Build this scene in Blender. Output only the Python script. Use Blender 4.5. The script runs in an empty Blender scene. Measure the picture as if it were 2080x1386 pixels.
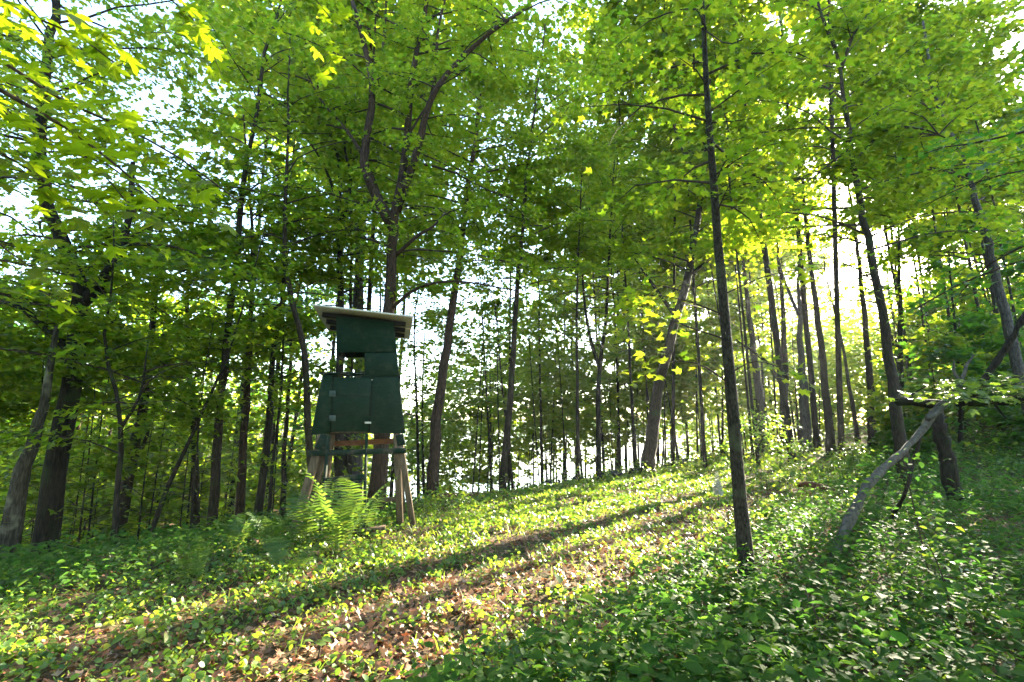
import bpy, math, random
import numpy as np
from mathutils import Vector

# ------------------------------------------------------------------ camera, sky, sun, exposure
scene = bpy.context.scene
C = scene.collection
EYE = 1.6
PITCH = math.radians(10.0)
FPX = 1000.0                       # focal length in pixels of the 2080 px wide photograph
CP, SP = math.cos(PITCH), math.sin(PITCH)
cam_d = bpy.data.cameras.new('camera')
cam = bpy.data.objects.new('camera', cam_d)
C.objects.link(cam)
cam.location = (0, 0, EYE)
cam.rotation_euler = (math.pi / 2 + PITCH, 0, 0)
cam_d.sensor_width = 36.0
cam_d.lens = 36.0 * FPX / 2080.0
cam_d.clip_end = 6000
cam_d.clip_start = 0.05
scene.camera = cam

SUN_AZ = math.radians(42.0)        # clockwise from +Y
SUN_EL = math.radians(18.5)
S = np.array([math.sin(SUN_AZ) * math.cos(SUN_EL), math.cos(SUN_AZ) * math.cos(SUN_EL), math.sin(SUN_EL)])
world = bpy.data.worlds.new('World')
scene.world = world
world.use_nodes = True
wn = world.node_tree
wn.nodes.clear()
sky = wn.nodes.new('ShaderNodeTexSky')
sky.sky_type = 'NISHITA'
sky.sun_disc = False
sky.sun_elevation = SUN_EL
sky.sun_rotation = SUN_AZ
sky.air_density = 1.0
sky.dust_density = 0.7
sky.ozone_density = 1.0
bg = wn.nodes.new('ShaderNodeBackground')
bg.inputs['Strength'].default_value = 0.088
wo = wn.nodes.new('ShaderNodeOutputWorld')
wn.links.new(sky.outputs[0], bg.inputs[0])
wn.links.new(bg.outputs[0], wo.inputs[0])

sun_d = bpy.data.lights.new('sun', 'SUN')
sun_d.energy = 5.0
sun_d.angle = math.radians(0.5)
sun_d.color = (1.0, 0.88, 0.68)
sun = bpy.data.objects.new('sun', sun_d)
sun.rotation_euler = Vector(S).to_track_quat('Z', 'Y').to_euler()
sun.location = (20, 24, 14)
C.objects.link(sun)

scene.view_settings.view_transform = 'Standard'
scene.view_settings.look = 'None'
scene.view_settings.gamma = 1.0
scene.view_settings.exposure = 3.95
scene.view_settings.use_curve_mapping = False
scene.render.engine = 'CYCLES'
cy = scene.cycles
cy.max_bounces = 10
cy.diffuse_bounces = 7
cy.transmission_bounces = 6
cy.glossy_bounces = 2
cy.volume_bounces = 0
cy.use_denoising = True
cy.sample_clamp_indirect = 6.0

# ------------------------------------------------------------------ geometry helpers
def ray(px, py):
    xn = (px - 1040.0) / FPX
    yn = (693.0 - py) / FPX
    return np.array([xn, CP - SP * yn, SP + CP * yn])

def P(px, py, Y):
    r = ray(px, py)
    t = Y / r[1]
    return np.array([r[0] * t, Y, EYE + r[2] * t])

CN = np.array([-0.7662, 0.6426])      # across the crest, towards the lake
CV = np.array([0.6426, 0.7662])       # along the crest and the path
def uv(x, y):
    return (x + 1.6) * CN[0] + (y - 12.2) * CN[1], (x + 1.6) * CV[0] + (y - 12.2) * CV[1]

def softplus(a, k=1.2):
    a = np.asarray(a, float)
    return np.log1p(np.exp(np.clip(a * k, -40, 40))) / k

def _hash(i, j, seed):
    h = np.sin(i * 127.1 + j * 311.7 + seed * 74.7) * 43758.5453
    return h - np.floor(h)

def vnoise(x, y, seed=0):
    x = np.asarray(x, float); y = np.asarray(y, float)
    i = np.floor(x); j = np.floor(y)
    fx = x - i; fy = y - j
    fx = fx * fx * (3 - 2 * fx); fy = fy * fy * (3 - 2 * fy)
    a = _hash(i, j, seed); b = _hash(i + 1, j, seed); c = _hash(i, j + 1, seed); d = _hash(i + 1, j + 1, seed)
    return (a * (1 - fx) + b * fx) * (1 - fy) + (c * (1 - fx) + d * fx) * fy

LAKE_Z = -5.2
def terrain(x, y):
    x = np.asarray(x, float); y = np.asarray(y, float)
    u, v = uv(x, y)
    drop = -0.36 * softplus(u - 0.3)
    land = 1 / (1 + np.exp((x / np.maximum(np.abs(y), 4.0) + 0.26) * 26))
    land = np.where(y > 0, land, 1.0)
    drop = np.maximum(drop, -8.5 + 5.2 * land)
    w = x * 0.77 + y * 0.64 - 13
    side = 1 / (1 + np.exp(-(-u - 4.0) * 0.7))
    rise = 0.085 * np.minimum(softplus(w, 0.4), 160) * side
    ruts = -0.07 * (np.exp(-((u + 4.7) / 0.33) ** 2) + np.exp(-((u + 6.2) / 0.33) ** 2))
    bumps = 0.10 * (vnoise(x * 0.6, y * 0.6, 1) - 0.5) + 0.04 * (vnoise(x * 2.1, y * 2.1, 2) - 0.5)
    shore = 14 * np.clip((np.hypot(x, y) - 520) / 260, 0, 1) ** 1.2 * (u > 60) * (0.65 + 0.7 * vnoise(x * .004, y * .004, 9))
    far = 0.6 * (vnoise(x * 0.08, y * 0.08, 3) - 0.5) * np.clip((np.hypot(x, y) - 12) / 15, 0, 1)
    return drop + rise + ruts + bumps + far + shore
H0 = float(terrain(0, 0))
def th(x, y):
    return terrain(x, y) - H0

def ground_hit(px, py):
    r = ray(px, py)
    t = 1.0
    while t < 120:
        p = np.array([0, 0, EYE]) + r * t
        if p[2] < th(p[0], p[1]):
            return p
        t += 0.03
    return np.array([0, 0, EYE]) + r * 60

def in_frame(pts, mx=1.18, my=1.22):
    d = pts - np.array([0, 0, EYE])
    dep = d[:, 1] * CP + d[:, 2] * SP
    upc = -d[:, 1] * SP + d[:, 2] * CP
    dep2 = np.maximum(dep, 0.05)
    return (dep > 0.05) & (np.abs(d[:, 0] / dep2) < 1.04 * mx) & (np.abs(upc / dep2) < 0.693 * my)

# axes square to the sun
SA = np.array([math.cos(SUN_AZ), -math.sin(SUN_AZ), 0.0])     # horizontal, to the sun's right
SB = np.cross(SA, S) * -1.0
if SB[2] < 0: SB = -SB
def leaf_keep(pts, rng, open_sky=1.0):
    """thins leaves where the sun's shafts come through the wood along the path"""
    a = pts @ SA; b = pts @ SB
    shaft = vnoise(a / 1.3, b / 0.9, 11) * 0.68 + vnoise(a / 0.35, b / 0.35, 12) * 0.32
    zr = np.maximum(pts[:, 2], 0) / S[2]                    # follow the ray down to the ground
    u, v = uv(pts[:, 0] - S[0] * zr, pts[:, 1] - S[1] * zr)
    us, _ = uv(pts[:, 0], pts[:, 1])
    lake_side = us > -0.4
    thr = np.where(lake_side & (pts[:, 2] < 9), 0.38, 0.46)
    keep = np.where((shaft > thr) & (v > -14), np.where(lake_side, .06, .10), 1.0)
    strip = (u > -7.4) & (u < -0.3) & (v > -12) & (v < 34)
    edge = np.clip(np.minimum(u + 7.4, -0.3 - u) / 0.5, 0, 1)
    pat = np.where(shaft > 0.27, 0.0, 0.10)
    low = (pts[:, 2] - th(pts[:, 0], pts[:, 1])) > 0.8
    keep = np.where(strip & low, np.minimum(keep, pat * edge + keep * (1 - edge)), keep)
    z3 = np.maximum(pts[:, 2] - 3.0, 0) / S[2]              # where the ray is 3 m up: light for the left slope
    lx = pts[:, 0] - S[0] * z3; ly = pts[:, 1] - S[1] * z3
    left = (pts[:, 2] > 4.3) & (lx > -16) & (lx < -1.5) & (ly > 7.5) & (ly < 22)
    keep = np.where(left & (shaft > 0.29), np.minimum(keep, .05), keep)
    k = (pts[:, 1] - 2.2) / S[1]
    q = pts - S[None, :] * k[:, None]
    nb = (k > 1.0) & (q[:, 0] > -3.2) & (q[:, 0] < -0.8) & (q[:, 2] > 1.9) & (q[:, 2] < 4.2)
    keep = np.where(nb, np.minimum(keep, np.where(shaft > 0.40, 0.05, 0.6)), keep)
    return rng.random(len(pts)) < keep

# ------------------------------------------------------------------ mesh helpers
def new_mesh(name, verts, faces, smooth=False, mat=None):
    me = bpy.data.meshes.new(name)
    verts = np.asarray(verts, np.float32)
    me.vertices.add(len(verts))
    me.vertices.foreach_set('co', verts.ravel())
    if isinstance(faces, np.ndarray):
        n, k = faces.shape
        me.loops.add(n * k)
        me.loops.foreach_set('vertex_index', faces.astype(np.int32).ravel())
        me.polygons.add(n)
        me.polygons.foreach_set('loop_start', np.arange(0, n * k, k, dtype=np.int32))
    else:
        tot = [len(f) for f in faces]
        flat = [i for f in faces for i in f]
        me.loops.add(len(flat))
        me.loops.foreach_set('vertex_index', np.array(flat, np.int32))
        me.polygons.add(len(faces))
        me.polygons.foreach_set('loop_start', np.concatenate([[0], np.cumsum(tot)[:-1]]).astype(np.int32))
    me.update(calc_edges=True)
    if smooth:
        me.polygons.foreach_set('use_smooth', np.ones(len(me.polygons), bool))
    if mat: me.materials.append(mat)
    return me

def link(name, data, parent=None, loc=None):
    o = bpy.data.objects.new(name, data)
    C.objects.link(o)
    if parent is not None: o.parent = parent
    if loc is not None: o.location = loc
    return o

def tag(o, label=None, cat=None, group=None, kind=None):
    if label: o['label'] = label
    if cat: o['category'] = cat
    if group: o['group'] = group
    if kind: o['kind'] = kind
    return o

def empty(name, loc, label=None, cat=None, group=None):
    o = link(name, None, loc=tuple(float(c) for c in loc))
    o.empty_display_size = 0.2
    return tag(o, label, cat, group)

class Tubes:
    def __init__(s):
        s.v = []; s.f = []; s.n = 0
    def add(s, pts, rad, sides=6, rng=None, rough=0.0, cap=True):
        pts = np.asarray(pts, float); rad = np.asarray(rad, float)
        n = len(pts)
        tan = np.gradient(pts, axis=0)
        tan /= np.linalg.norm(tan, axis=1)[:, None] + 1e-9
        ref = np.array([0.0, 1.0, 0.0]) if abs(tan[:, 1].mean()) < 0.8 else np.array([1.0, 0, 0])
        A = np.cross(tan, ref); A /= np.linalg.norm(A, axis=1)[:, None] + 1e-9
        B = np.cross(tan, A)
        ang = np.arange(sides) * 2 * math.pi / sides
        rr = np.repeat(rad[:, None], sides, 1)
        if rng is not None and rough > 0:
            lobes = 1 + rough * (rng.random(sides)[None, :] - 0.5) * 1.2
            rr = rr * lobes * (1 + rough * (rng.random((n, sides)) - 0.5))
        ring = pts[:, None, :] + rr[:, :, None] * (np.cos(ang)[None, :, None] * A[:, None, :] + np.sin(ang)[None, :, None] * B[:, None, :])
        base = s.n
        s.v.append(ring.reshape(-1, 3))
        i = np.arange(n - 1)[:, None] * sides; j = np.arange(sides)[None, :]; j2 = (j + 1) % sides
        q = np.stack([i + j, i + j2, i + sides + j2, i + sides + j], -1).reshape(-1, 4) + base
        s.f.extend(q.tolist())
        s.n += n * sides
        if cap:
            s.f.append([base + (n - 1) * sides + k for k in range(sides)])
            s.f.append([base + k for k in range(sides)][::-1])
    def build(s, name, mat, parent=None, origin=(0, 0, 0), smooth=True):
        if not s.v: return None
        me = new_mesh(name, np.concatenate(s.v) - np.asarray(origin), s.f, smooth, mat)
        return link(name, me, parent)

def smooth_path(pts, n):
    """Catmull-Rom resampling"""
    pts = np.asarray(pts, float)
    if len(pts) == 2:
        t = np.linspace(0, 1, n)[:, None]
        return pts[0] * (1 - t) + pts[1] * t
    p = np.vstack([2 * pts[0] - pts[1], pts, 2 * pts[-1] - pts[-2]])
    out = []
    ts = np.linspace(0, len(pts) - 1 - 1e-6, n)
    for t in ts:
        i = int(t); f = t - i
        a, b, c, d = p[i], p[i + 1], p[i + 2], p[i + 3]
        out.append(0.5 * ((2 * b) + (-a + c) * f + (2 * a - 5 * b + 4 * c - d) * f * f + (-a + 3 * b - 3 * c + d) * f ** 3))
    return np.array(out)

# leaf templates: verts (x across, y along, z out) and triangles
def fan(outline, centre):
    v = [centre] + outline
    t = [(0, i, i % len(outline) + 1) for i in range(1, len(outline) + 1)]
    return np.array(v, float), np.array(t, int)
T_FAR = (np.array([(0, 0, 0), (-.42, .5, .10), (0, 1, 0), (.42, .5, .10)], float), np.array([(0, 2, 1), (0, 3, 2)]))
T_MID = (np.array([(0, 0, 0), (-.52, .42, .06), (-.16, .58, 0), (0, 1.02, -.08), (.16, .58, 0), (.52, .42, .06)], float),
         np.array([(0, 2, 1), (0, 4, 2), (2, 4, 3), (0, 5, 4)]))
T_MAPLE = fan([(0, 0, 0), (-.40, .06, -.05), (-.24, .26, 0), (-.56, .52, .05), (-.17, .56, 0), (0, 1.05, -.12),
               (.17, .56, 0), (.56, .52, .05), (.24, .26, 0), (.40, .06, -.05)], (0, .36, .03))
T_OVAL = (np.array([(0, 0, 0), (-.30, .38, .08), (-.22, .70, .03), (0, 1, -.10), (.22, .70, .03), (.30, .38, .08), (0, .5, 0)], float),
          np.array([(0, 6, 1), (1, 6, 2), (2, 6, 3), (3, 6, 4), (4, 6, 5), (5, 6, 0)]))
T_ROUND = (np.array([(0, 0, 0), (-.40, .30, .06), (-.36, .72, .04), (0, 1, -.05), (.36, .72, .04), (.40, .30, .06)], float),
           np.array([(0, 2, 1), (0, 3, 2), (0, 4, 3), (0, 5, 4)]))
T_BLADE = (np.array([(-.045, 0, 0), (.045, 0, 0), (.035, .55, .08), (-.035, .55, .08), (0, 1, .30)], float),
           np.array([(0, 1, 2), (0, 2, 3), (3, 2, 4)]))

def leaves_mesh(name, tmpl, pos, nrm, head, size, mat, parent=None, origin=(0, 0, 0), kind=None):
    n = len(pos)
    if n == 0: return None
    Z = nrm / (np.linalg.norm(nrm, axis=1)[:, None] + 1e-9)
    Y = head - Z * np.sum(head * Z, 1)[:, None]
    Y /= np.linalg.norm(Y, axis=1)[:, None] + 1e-9
    X = np.cross(Y, Z)
    tv, tt = tmpl
    V = (tv[None, :, 0, None] * X[:, None, :] + tv[None, :, 1, None] * Y[:, None, :] + tv[None, :, 2, None] * Z[:, None, :])
    V = pos[:, None, :] + V * size[:, None, None] - np.asarray(origin)[None, None, :]
    F = (tt[None] + (np.arange(n) * len(tv))[:, None, None]).reshape(-1, 3)
    me = new_mesh(name, V.reshape(-1, 3), F, False, mat)
    o = link(name, me, parent)
    if kind: o['kind'] = kind
    return o

# ------------------------------------------------------------------ materials
def mat_new(name):
    m = bpy.data.materials.new(name)
    m.use_nodes = True
    nt = m.node_tree
    nt.nodes.clear()
    out = nt.nodes.new('ShaderNodeOutputMaterial')
    return m, nt, out

def ramp(nt, fac, stops):
    r = nt.nodes.new('ShaderNodeValToRGB')
    el = r.color_ramp.elements
    while len(el) < len(stops): el.new(0.5)
    for e, (p, c) in zip(el, stops):
        e.position = p; e.color = (*c, 1)
    nt.links.new(fac, r.inputs[0])
    return r.outputs[0]

def leaf_mat(name, refl, trans, mix=0.55, rough=0.45, spec=0.4):
    m, nt, out = mat_new(name)
    g = nt.nodes.new('ShaderNodeNewGeometry')
    n = len(refl)
    pos = [i / max(1, n - 1) for i in range(n)]
    rc = ramp(nt, g.outputs['Random Per Island'], list(zip(pos, refl)))
    tc = ramp(nt, g.outputs['Random Per Island'], list(zip(pos, trans)))
    b = nt.nodes.new('ShaderNodeBsdfPrincipled')
    b.inputs['Roughness'].default_value = rough
    b.inputs['Specular IOR Level'].default_value = spec
    nt.links.new(rc, b.inputs['Base Color'])
    t = nt.nodes.new('ShaderNodeBsdfTranslucent')
    nt.links.new(tc, t.inputs['Color'])
    mx = nt.nodes.new('ShaderNodeMixShader')
    mx.inputs[0].default_value = mix
    nt.links.new(b.outputs[0], mx.inputs[1]); nt.links.new(t.outputs[0], mx.inputs[2])
    nt.links.new(mx.outputs[0], out.inputs[0])
    return m

def bark_mat(name, dark, light, scale=(9, 9, 1.6), bump=0.8, moss=None):
    m, nt, out = mat_new(name)
    tc = nt.nodes.new('ShaderNodeTexCoord')
    mp = nt.nodes.new('ShaderNodeMapping')
    mp.inputs['Scale'].default_value = scale
    nt.links.new(tc.outputs['Object'], mp.inputs[0])
    n1 = nt.nodes.new('ShaderNodeTexNoise'); n1.inputs['Scale'].default_value = 3.0; n1.inputs['Detail'].default_value = 6
    nt.links.new(mp.outputs[0], n1.inputs[0])
    vo = nt.nodes.new('ShaderNodeTexVoronoi'); vo.inputs['Scale'].default_value = 3.2; vo.feature = 'DISTANCE_TO_EDGE'
    nt.links.new(mp.outputs[0], vo.inputs[0])
    mul = nt.nodes.new('ShaderNodeMath'); mul.operation = 'MULTIPLY_ADD'
    nt.links.new(vo.outputs[0], mul.inputs[0]); mul.inputs[1].default_value = 0.9
    nt.links.new(n1.outputs[0], mul.inputs[2])
    col = ramp(nt, mul.outputs[0], [(0.35, dark), (0.85, light)])
    n2 = nt.nodes.new('ShaderNodeTexNoise'); n2.inputs['Scale'].default_value = 2.5; n2.inputs['Detail'].default_value = 4
    nt.links.new(tc.outputs['Object'], n2.inputs[0])
    if moss:
        f = ramp(nt, n2.outputs[0], [(0.55, (0, 0, 0)), (0.68, (1, 1, 1))])
        mx = nt.nodes.new('ShaderNodeMixRGB')
        nt.links.new(f, mx.inputs[0]); nt.links.new(col, mx.inputs[1]); mx.inputs[2].default_value = (*moss, 1)
        col = mx.outputs[0]
    b = nt.nodes.new('ShaderNodeBsdfPrincipled')
    b.inputs['Roughness'].default_value = 0.9
    b.inputs['Specular IOR Level'].default_value = 0.15
    nt.links.new(col, b.inputs['Base Color'])
    bp = nt.nodes.new('ShaderNodeBump'); bp.inputs['Strength'].default_value = bump; bp.inputs['Distance'].default_value = 0.02
    nt.links.new(mul.outputs[0], bp.inputs['Height'])
    nt.links.new(bp.outputs[0], b.inputs['Normal'])
    nt.links.new(b.outputs[0], out.inputs[0])
    return m

def wood_mat(name, c0, c1, wear=None, rough=0.7, scale=(14, 14, 2), wearpos=(0.60, 0.72)):
    m, nt, out = mat_new(name)
    tc = nt.nodes.new('ShaderNodeTexCoord')
    mp = nt.nodes.new('ShaderNodeMapping'); mp.inputs['Scale'].default_value = scale
    nt.links.new(tc.outputs['Object'], mp.inputs[0])
    n1 = nt.nodes.new('ShaderNodeTexNoise'); n1.inputs['Scale'].default_value = 2.5; n1.inputs['Detail'].default_value = 8
    nt.links.new(mp.outputs[0], n1.inputs[0])
    col = ramp(nt, n1.outputs[0], [(0.3, c0), (0.7, c1)])
    n2 = nt.nodes.new('ShaderNodeTexNoise'); n2.inputs['Scale'].default_value = 7; n2.inputs['Detail'].default_value = 8; n2.inputs['Roughness'].default_value = 0.7
    nt.links.new(tc.outputs['Object'], n2.inputs[0])
    if wear:
        f = ramp(nt, n2.outputs[0], [(wearpos[0], (0, 0, 0)), (wearpos[1], (1, 1, 1))])
        mx = nt.nodes.new('ShaderNodeMixRGB')
        nt.links.new(f, mx.inputs[0]); nt.links.new(col, mx.inputs[1]); mx.inputs[2].default_value = (*wear, 1)
        col = mx.outputs[0]
    b = nt.nodes.new('ShaderNodeBsdfPrincipled')
    b.inputs['Roughness'].default_value = rough
    b.inputs['Specular IOR Level'].default_value = 0.08
    nt.links.new(col, b.inputs['Base Color'])
    bp = nt.nodes.new('ShaderNodeBump'); bp.inputs['Strength'].default_value = 0.35; bp.inputs['Distance'].default_value = 0.006
    nt.links.new(n1.outputs[0], bp.inputs['Height']); nt.links.new(bp.outputs[0], b.inputs['Normal'])
    nt.links.new(b.outputs[0], out.inputs[0])
    return m

M = {}
M['leaf'] = leaf_mat('maple_leaves', [(.022, .060, .008), (.035, .085, .010), (.055, .110, .013), (.07, .12, .016)],
                     [(.20, .375, .014), (.27, .41, .014), (.36, .455, .016), (.47, .51, .018)], 0.64)
M['leaf_deep'] = leaf_mat('deep_leaves', [(.015, .050, .012), (.025, .07, .014), (.04, .09, .014)],
                          [(.06, .22, .015), (.11, .29, .016), (.18, .36, .016)], 0.52)
M['leaf_near'] = leaf_mat('near_leaves', [(.03, .075, .009), (.05, .10, .011), (.07, .12, .014)],
                          [(.20, .36, .008), (.32, .45, .008), (.44, .50, .010)], 0.62, 0.5)
M['needle'] = leaf_mat('needles', [(.02, .045, .022), (.03, .06, .025)], [(.04, .09, .03), (.06, .12, .03)], 0.3)
M['herb'] = leaf_mat('herb_leaves', [(.03, .085, .018), (.045, .11, .02), (.07, .13, .022), (.09, .14, .03)],
                     [(.14, .30, .02), (.20, .38, .025), (.30, .44, .03), (.42, .50, .03)], 0.46, 0.42, 0.5)
M['tall_herb'] = leaf_mat('tall_herb_leaves', [(.026, .070, .010), (.036, .085, .012), (.055, .10, .014)],
                          [(.08, .24, .03), (.13, .30, .035), (.20, .36, .03)], 0.38, 0.68, 0.12)
M['grass'] = leaf_mat('grass_blades', [(.06, .12, .02), (.09, .15, .025), (.14, .17, .04)],
                      [(.24, .40, .02), (.34, .46, .03), (.42, .44, .06)], 0.45, 0.5)
M['fern'] = leaf_mat('fern_fronds', [(.04, .10, .016), (.055, .12, .018), (.08, .13, .02)],
                     [(.09, .18, .018), (.13, .22, .02), (.20, .26, .025)], 0.45, 0.5)
M['litter'] = leaf_mat('dead_leaves', [(.14, .065, .035), (.25, .115, .06), (.33, .19, .11), (.30, .105, .055), (.38, .27, .19)],
                       [(.14, .06, .02), (.18, .09, .03), (.22, .12, .05), (.20, .06, .02), (.2, .13, .07)], 0.25, 0.5, 0.4)
M['bark'] = bark_mat('brown_bark', (.009, .007, .0045), (.050, .038, .024), moss=(.028, .036, .013))
M['bark_red'] = bark_mat('reddish_bark', (.011, .0075, .005), (.066, .042, .026))
M['bark_dark'] = bark_mat('dark_bark', (.006, .0055, .004), (.032, .026, .018), moss=(.025, .034, .014))
M['bark_grey'] = bark_mat('grey_bark', (.02, .018, .015), (.085, .077, .066))
M['bark_blotched'] = bark_mat('blotched_bark', (.018, .016, .011), (.08, .07, .053), moss=(.20, .195, .14))  # pale blotches scattered over the bark by noise
M['bark_fore'] = bark_mat('flaking_dark_bark', (.006, .005, .0035), (.055, .047, .034), scale=(16, 16, 5), bump=1.0, moss=(.075, .085, .045))
M['twig'] = bark_mat('twig_bark', (.02, .014, .010), (.07, .05, .035), bump=0.2)
M['dead_wood'] = wood_mat('bleached_dead_wood', (.035, .032, .028), (.115, .104, .09), (.035, .028, .022), 0.85, (10, 10, 3))
M['dead_brown'] = wood_mat('rotten_brown_wood', (.05, .025, .015), (.17, .075, .045), (.03, .02, .015), 0.9)
M['green_paint'] = wood_mat('green_painted_board', (.002, .014, .007), (.006, .025, .013), (.020, .034, .018), 0.6, (3, 3, 18), (.50, .70))
M['green_worn'] = wood_mat('worn_green_board', (.004, .015, .009), (.010, .024, .015), (.05, .045, .032), 0.7, (3, 3, 14), (0.52, 0.62))
M['lumber'] = wood_mat('weathered_lumber', (.055, .04, .026), (.145, .105, .066), (.06, .05, .033), 0.8)
M['lumber_red'] = wood_mat('brown_rail_wood', (.14, .065, .035), (.25, .125, .07), (.09, .05, .03), 0.8, (2, 14, 14))
M['roof_pale'] = wood_mat('pale_roof_sheet', (.40, .38, .31), (.56, .53, .45), (.27, .25, .20), 0.6, (6, 6, 6))
M['black'] = wood_mat('dark_batten', (.010, .010, .009), (.022, .02, .018))
M['metal'] = wood_mat('dull_zinc', (.03, .05, .042), (.06, .08, .07), (.09, .07, .05), 0.6)
M['stone'] = wood_mat('field_stone', (.035, .032, .028), (.09, .085, .075), (.03, .04, .018), 0.9, (4, 4, 4), (0.5, 0.66))

def ground_material():
    m, nt, out = mat_new('forest_floor')
    tc = nt.nodes.new('ShaderNodeTexCoord')
    n1 = nt.nodes.new('ShaderNodeTexNoise'); n1.inputs['Scale'].default_value = 1.1; n1.inputs['Detail'].default_value = 8
    n2 = nt.nodes.new('ShaderNodeTexVoronoi'); n2.inputs['Scale'].default_value = 22
    n3 = nt.nodes.new('ShaderNodeTexNoise'); n3.inputs['Scale'].default_value = 30; n3.inputs['Detail'].default_value = 6
    for n in (n1, n2, n3): nt.links.new(tc.outputs['Object'], n.inputs[0])
    c1 = ramp(nt, n2.outputs['Color'], [(0.1, (.045, .028, .017)), (0.5, (.11, .062, .034)), (0.9, (.17, .11, .07))])
    c2 = ramp(nt, n3.outputs[0], [(0.3, (.03, .022, .013)), (0.7, (.10, .075, .045))])
    mx = nt.nodes.new('ShaderNodeMixRGB'); mx.inputs[0].default_value = 0.45
    nt.links.new(c1, mx.inputs[1]); nt.links.new(c2, mx.inputs[2])
    f = ramp(nt, n1.outputs[0], [(0.45, (0, 0, 0)), (0.62, (.75, .75, .75))])
    mg = nt.nodes.new('ShaderNodeMixRGB')
    nt.links.new(f, mg.inputs[0]); nt.links.new(mx.outputs[0], mg.inputs[1]); mg.inputs[2].default_value = (.035, .055, .014, 1)
    b = nt.nodes.new('ShaderNodeBsdfPrincipled'); b.inputs['Roughness'].default_value = 0.95; b.inputs['Specular IOR Level'].default_value = 0.1
    nt.links.new(mg.outputs[0], b.inputs['Base Color'])
    bp = nt.nodes.new('ShaderNodeBump'); bp.inputs['Strength'].default_value = 0.7; bp.inputs['Distance'].default_value = 0.03
    nt.links.new(n3.outputs[0], bp.inputs['Height']); nt.links.new(bp.outputs[0], b.inputs['Normal'])
    nt.links.new(b.outputs[0], out.inputs[0])
    return m

def water_material():
    m, nt, out = mat_new('lake_water')
    tc = nt.nodes.new('ShaderNodeTexCoord')
    mp = nt.nodes.new('ShaderNodeMapping'); mp.inputs['Scale'].default_value = (0.5, 0.5, 1)
    nt.links.new(tc.outputs['Object'], mp.inputs[0])
    n = nt.nodes.new('ShaderNodeTexNoise'); n.inputs['Scale'].default_value = 2.0; n.inputs['Detail'].default_value = 5
    nt.links.new(mp.outputs[0], n.inputs[0])
    b = nt.nodes.new('ShaderNodeBsdfPrincipled')
    b.inputs['Base Color'].default_value = (.05, .07, .08, 1); b.inputs['Roughness'].default_value = 0.12; b.inputs['IOR'].default_value = 1.33
    bp = nt.nodes.new('ShaderNodeBump'); bp.inputs['Strength'].default_value = 0.5; bp.inputs['Distance'].default_value = 0.12
    nt.links.new(n.outputs[0], bp.inputs['Height']); nt.links.new(bp.outputs[0], b.inputs['Normal'])
    nt.links.new(b.outputs[0], out.inputs[0])
    return m

# ------------------------------------------------------------------ ground and lake
def build_ground():
    n = 230
    s = np.linspace(-1, 1, n)
    k = 6.2
    g = np.sinh(s * k) / np.sinh(k) * 900
    X, Yy = np.meshgrid(g + 1.0, g + 8.0, indexing='ij')
    Z = th(X, Yy)
    V = np.stack([X, Yy, Z], -1).reshape(-1, 3)
    i = np.arange(n - 1)[:, None] * n + np.arange(n - 1)[None, :]
    F = np.stack([i, i + n, i + n + 1, i + 1], -1).reshape(-1, 4)
    o = link('ground', new_mesh('ground', V, F, True, ground_material()))
    tag(o, 'forest floor of leaf litter rising from the lake slope to the path', 'ground', kind='structure')
    V = np.array([(-895, -885, LAKE_Z), (895, -885, LAKE_Z), (895, 905, LAKE_Z), (-895, 905, LAKE_Z)], float)
    o = link('lake', new_mesh('lake', V, np.array([[0, 1, 2, 3]]), False, water_material()))
    tag(o, 'bright lake water seen between the trunks below the slope', 'lake', kind='structure')
build_ground()

# ------------------------------------------------------------------ trees
def branch_leaves(path, width, count, rng, size, sag=0.15, t0=0.2):
    """leaves of one flat spray along a branch path"""
    n = len(path)
    t = t0 + (1 - t0) * rng.random(count) ** 0.8
    f = t * (n - 1); i = np.minimum(f.astype(int), n - 2); f = (f - i)[:, None]
    p = path[i] * (1 - f) + path[i + 1] * f
    d = path[i + 1] - path[i]
    d /= np.linalg.norm(d, axis=1)[:, None] + 1e-9
    perp = np.stack([-d[:, 1], d[:, 0], np.zeros(len(d))], 1)
    perp /= np.linalg.norm(perp, axis=1)[:, None] + 1e-9
    s = rng.normal(0, 0.45, count) * (width * (1.15 - t) + 0.10)
    # gather the leaves on twigs
    tw = np.round(s / 0.16 + t * 7) ; 
    p = p + perp * s[:, None] + d * (np.abs(s) * 0.55)[:, None]
    p[:, 2] += -sag * np.abs(s) + rng.normal(0, 0.09, count)
    nrm = np.stack([rng.normal(0, .5, count), rng.normal(0, .5, count), np.ones(count)], 1)
    nrm[:, :2] += d[:, :2] * 0.25
    head = d * 0.7 + perp * (np.sign(s) * 0.7)[:, None] + rng.normal(0, .45, (count, 3))
    head[:, 2] -= 0.25
    return p, nrm, head, size * (0.65 + 0.6 * rng.random(count))

class Bag:
    def __init__(s): s.d = []
    def add(s, t): s.d.append(t)
    def get(s): return [np.concatenate(c) for c in zip(*s.d)]

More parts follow.
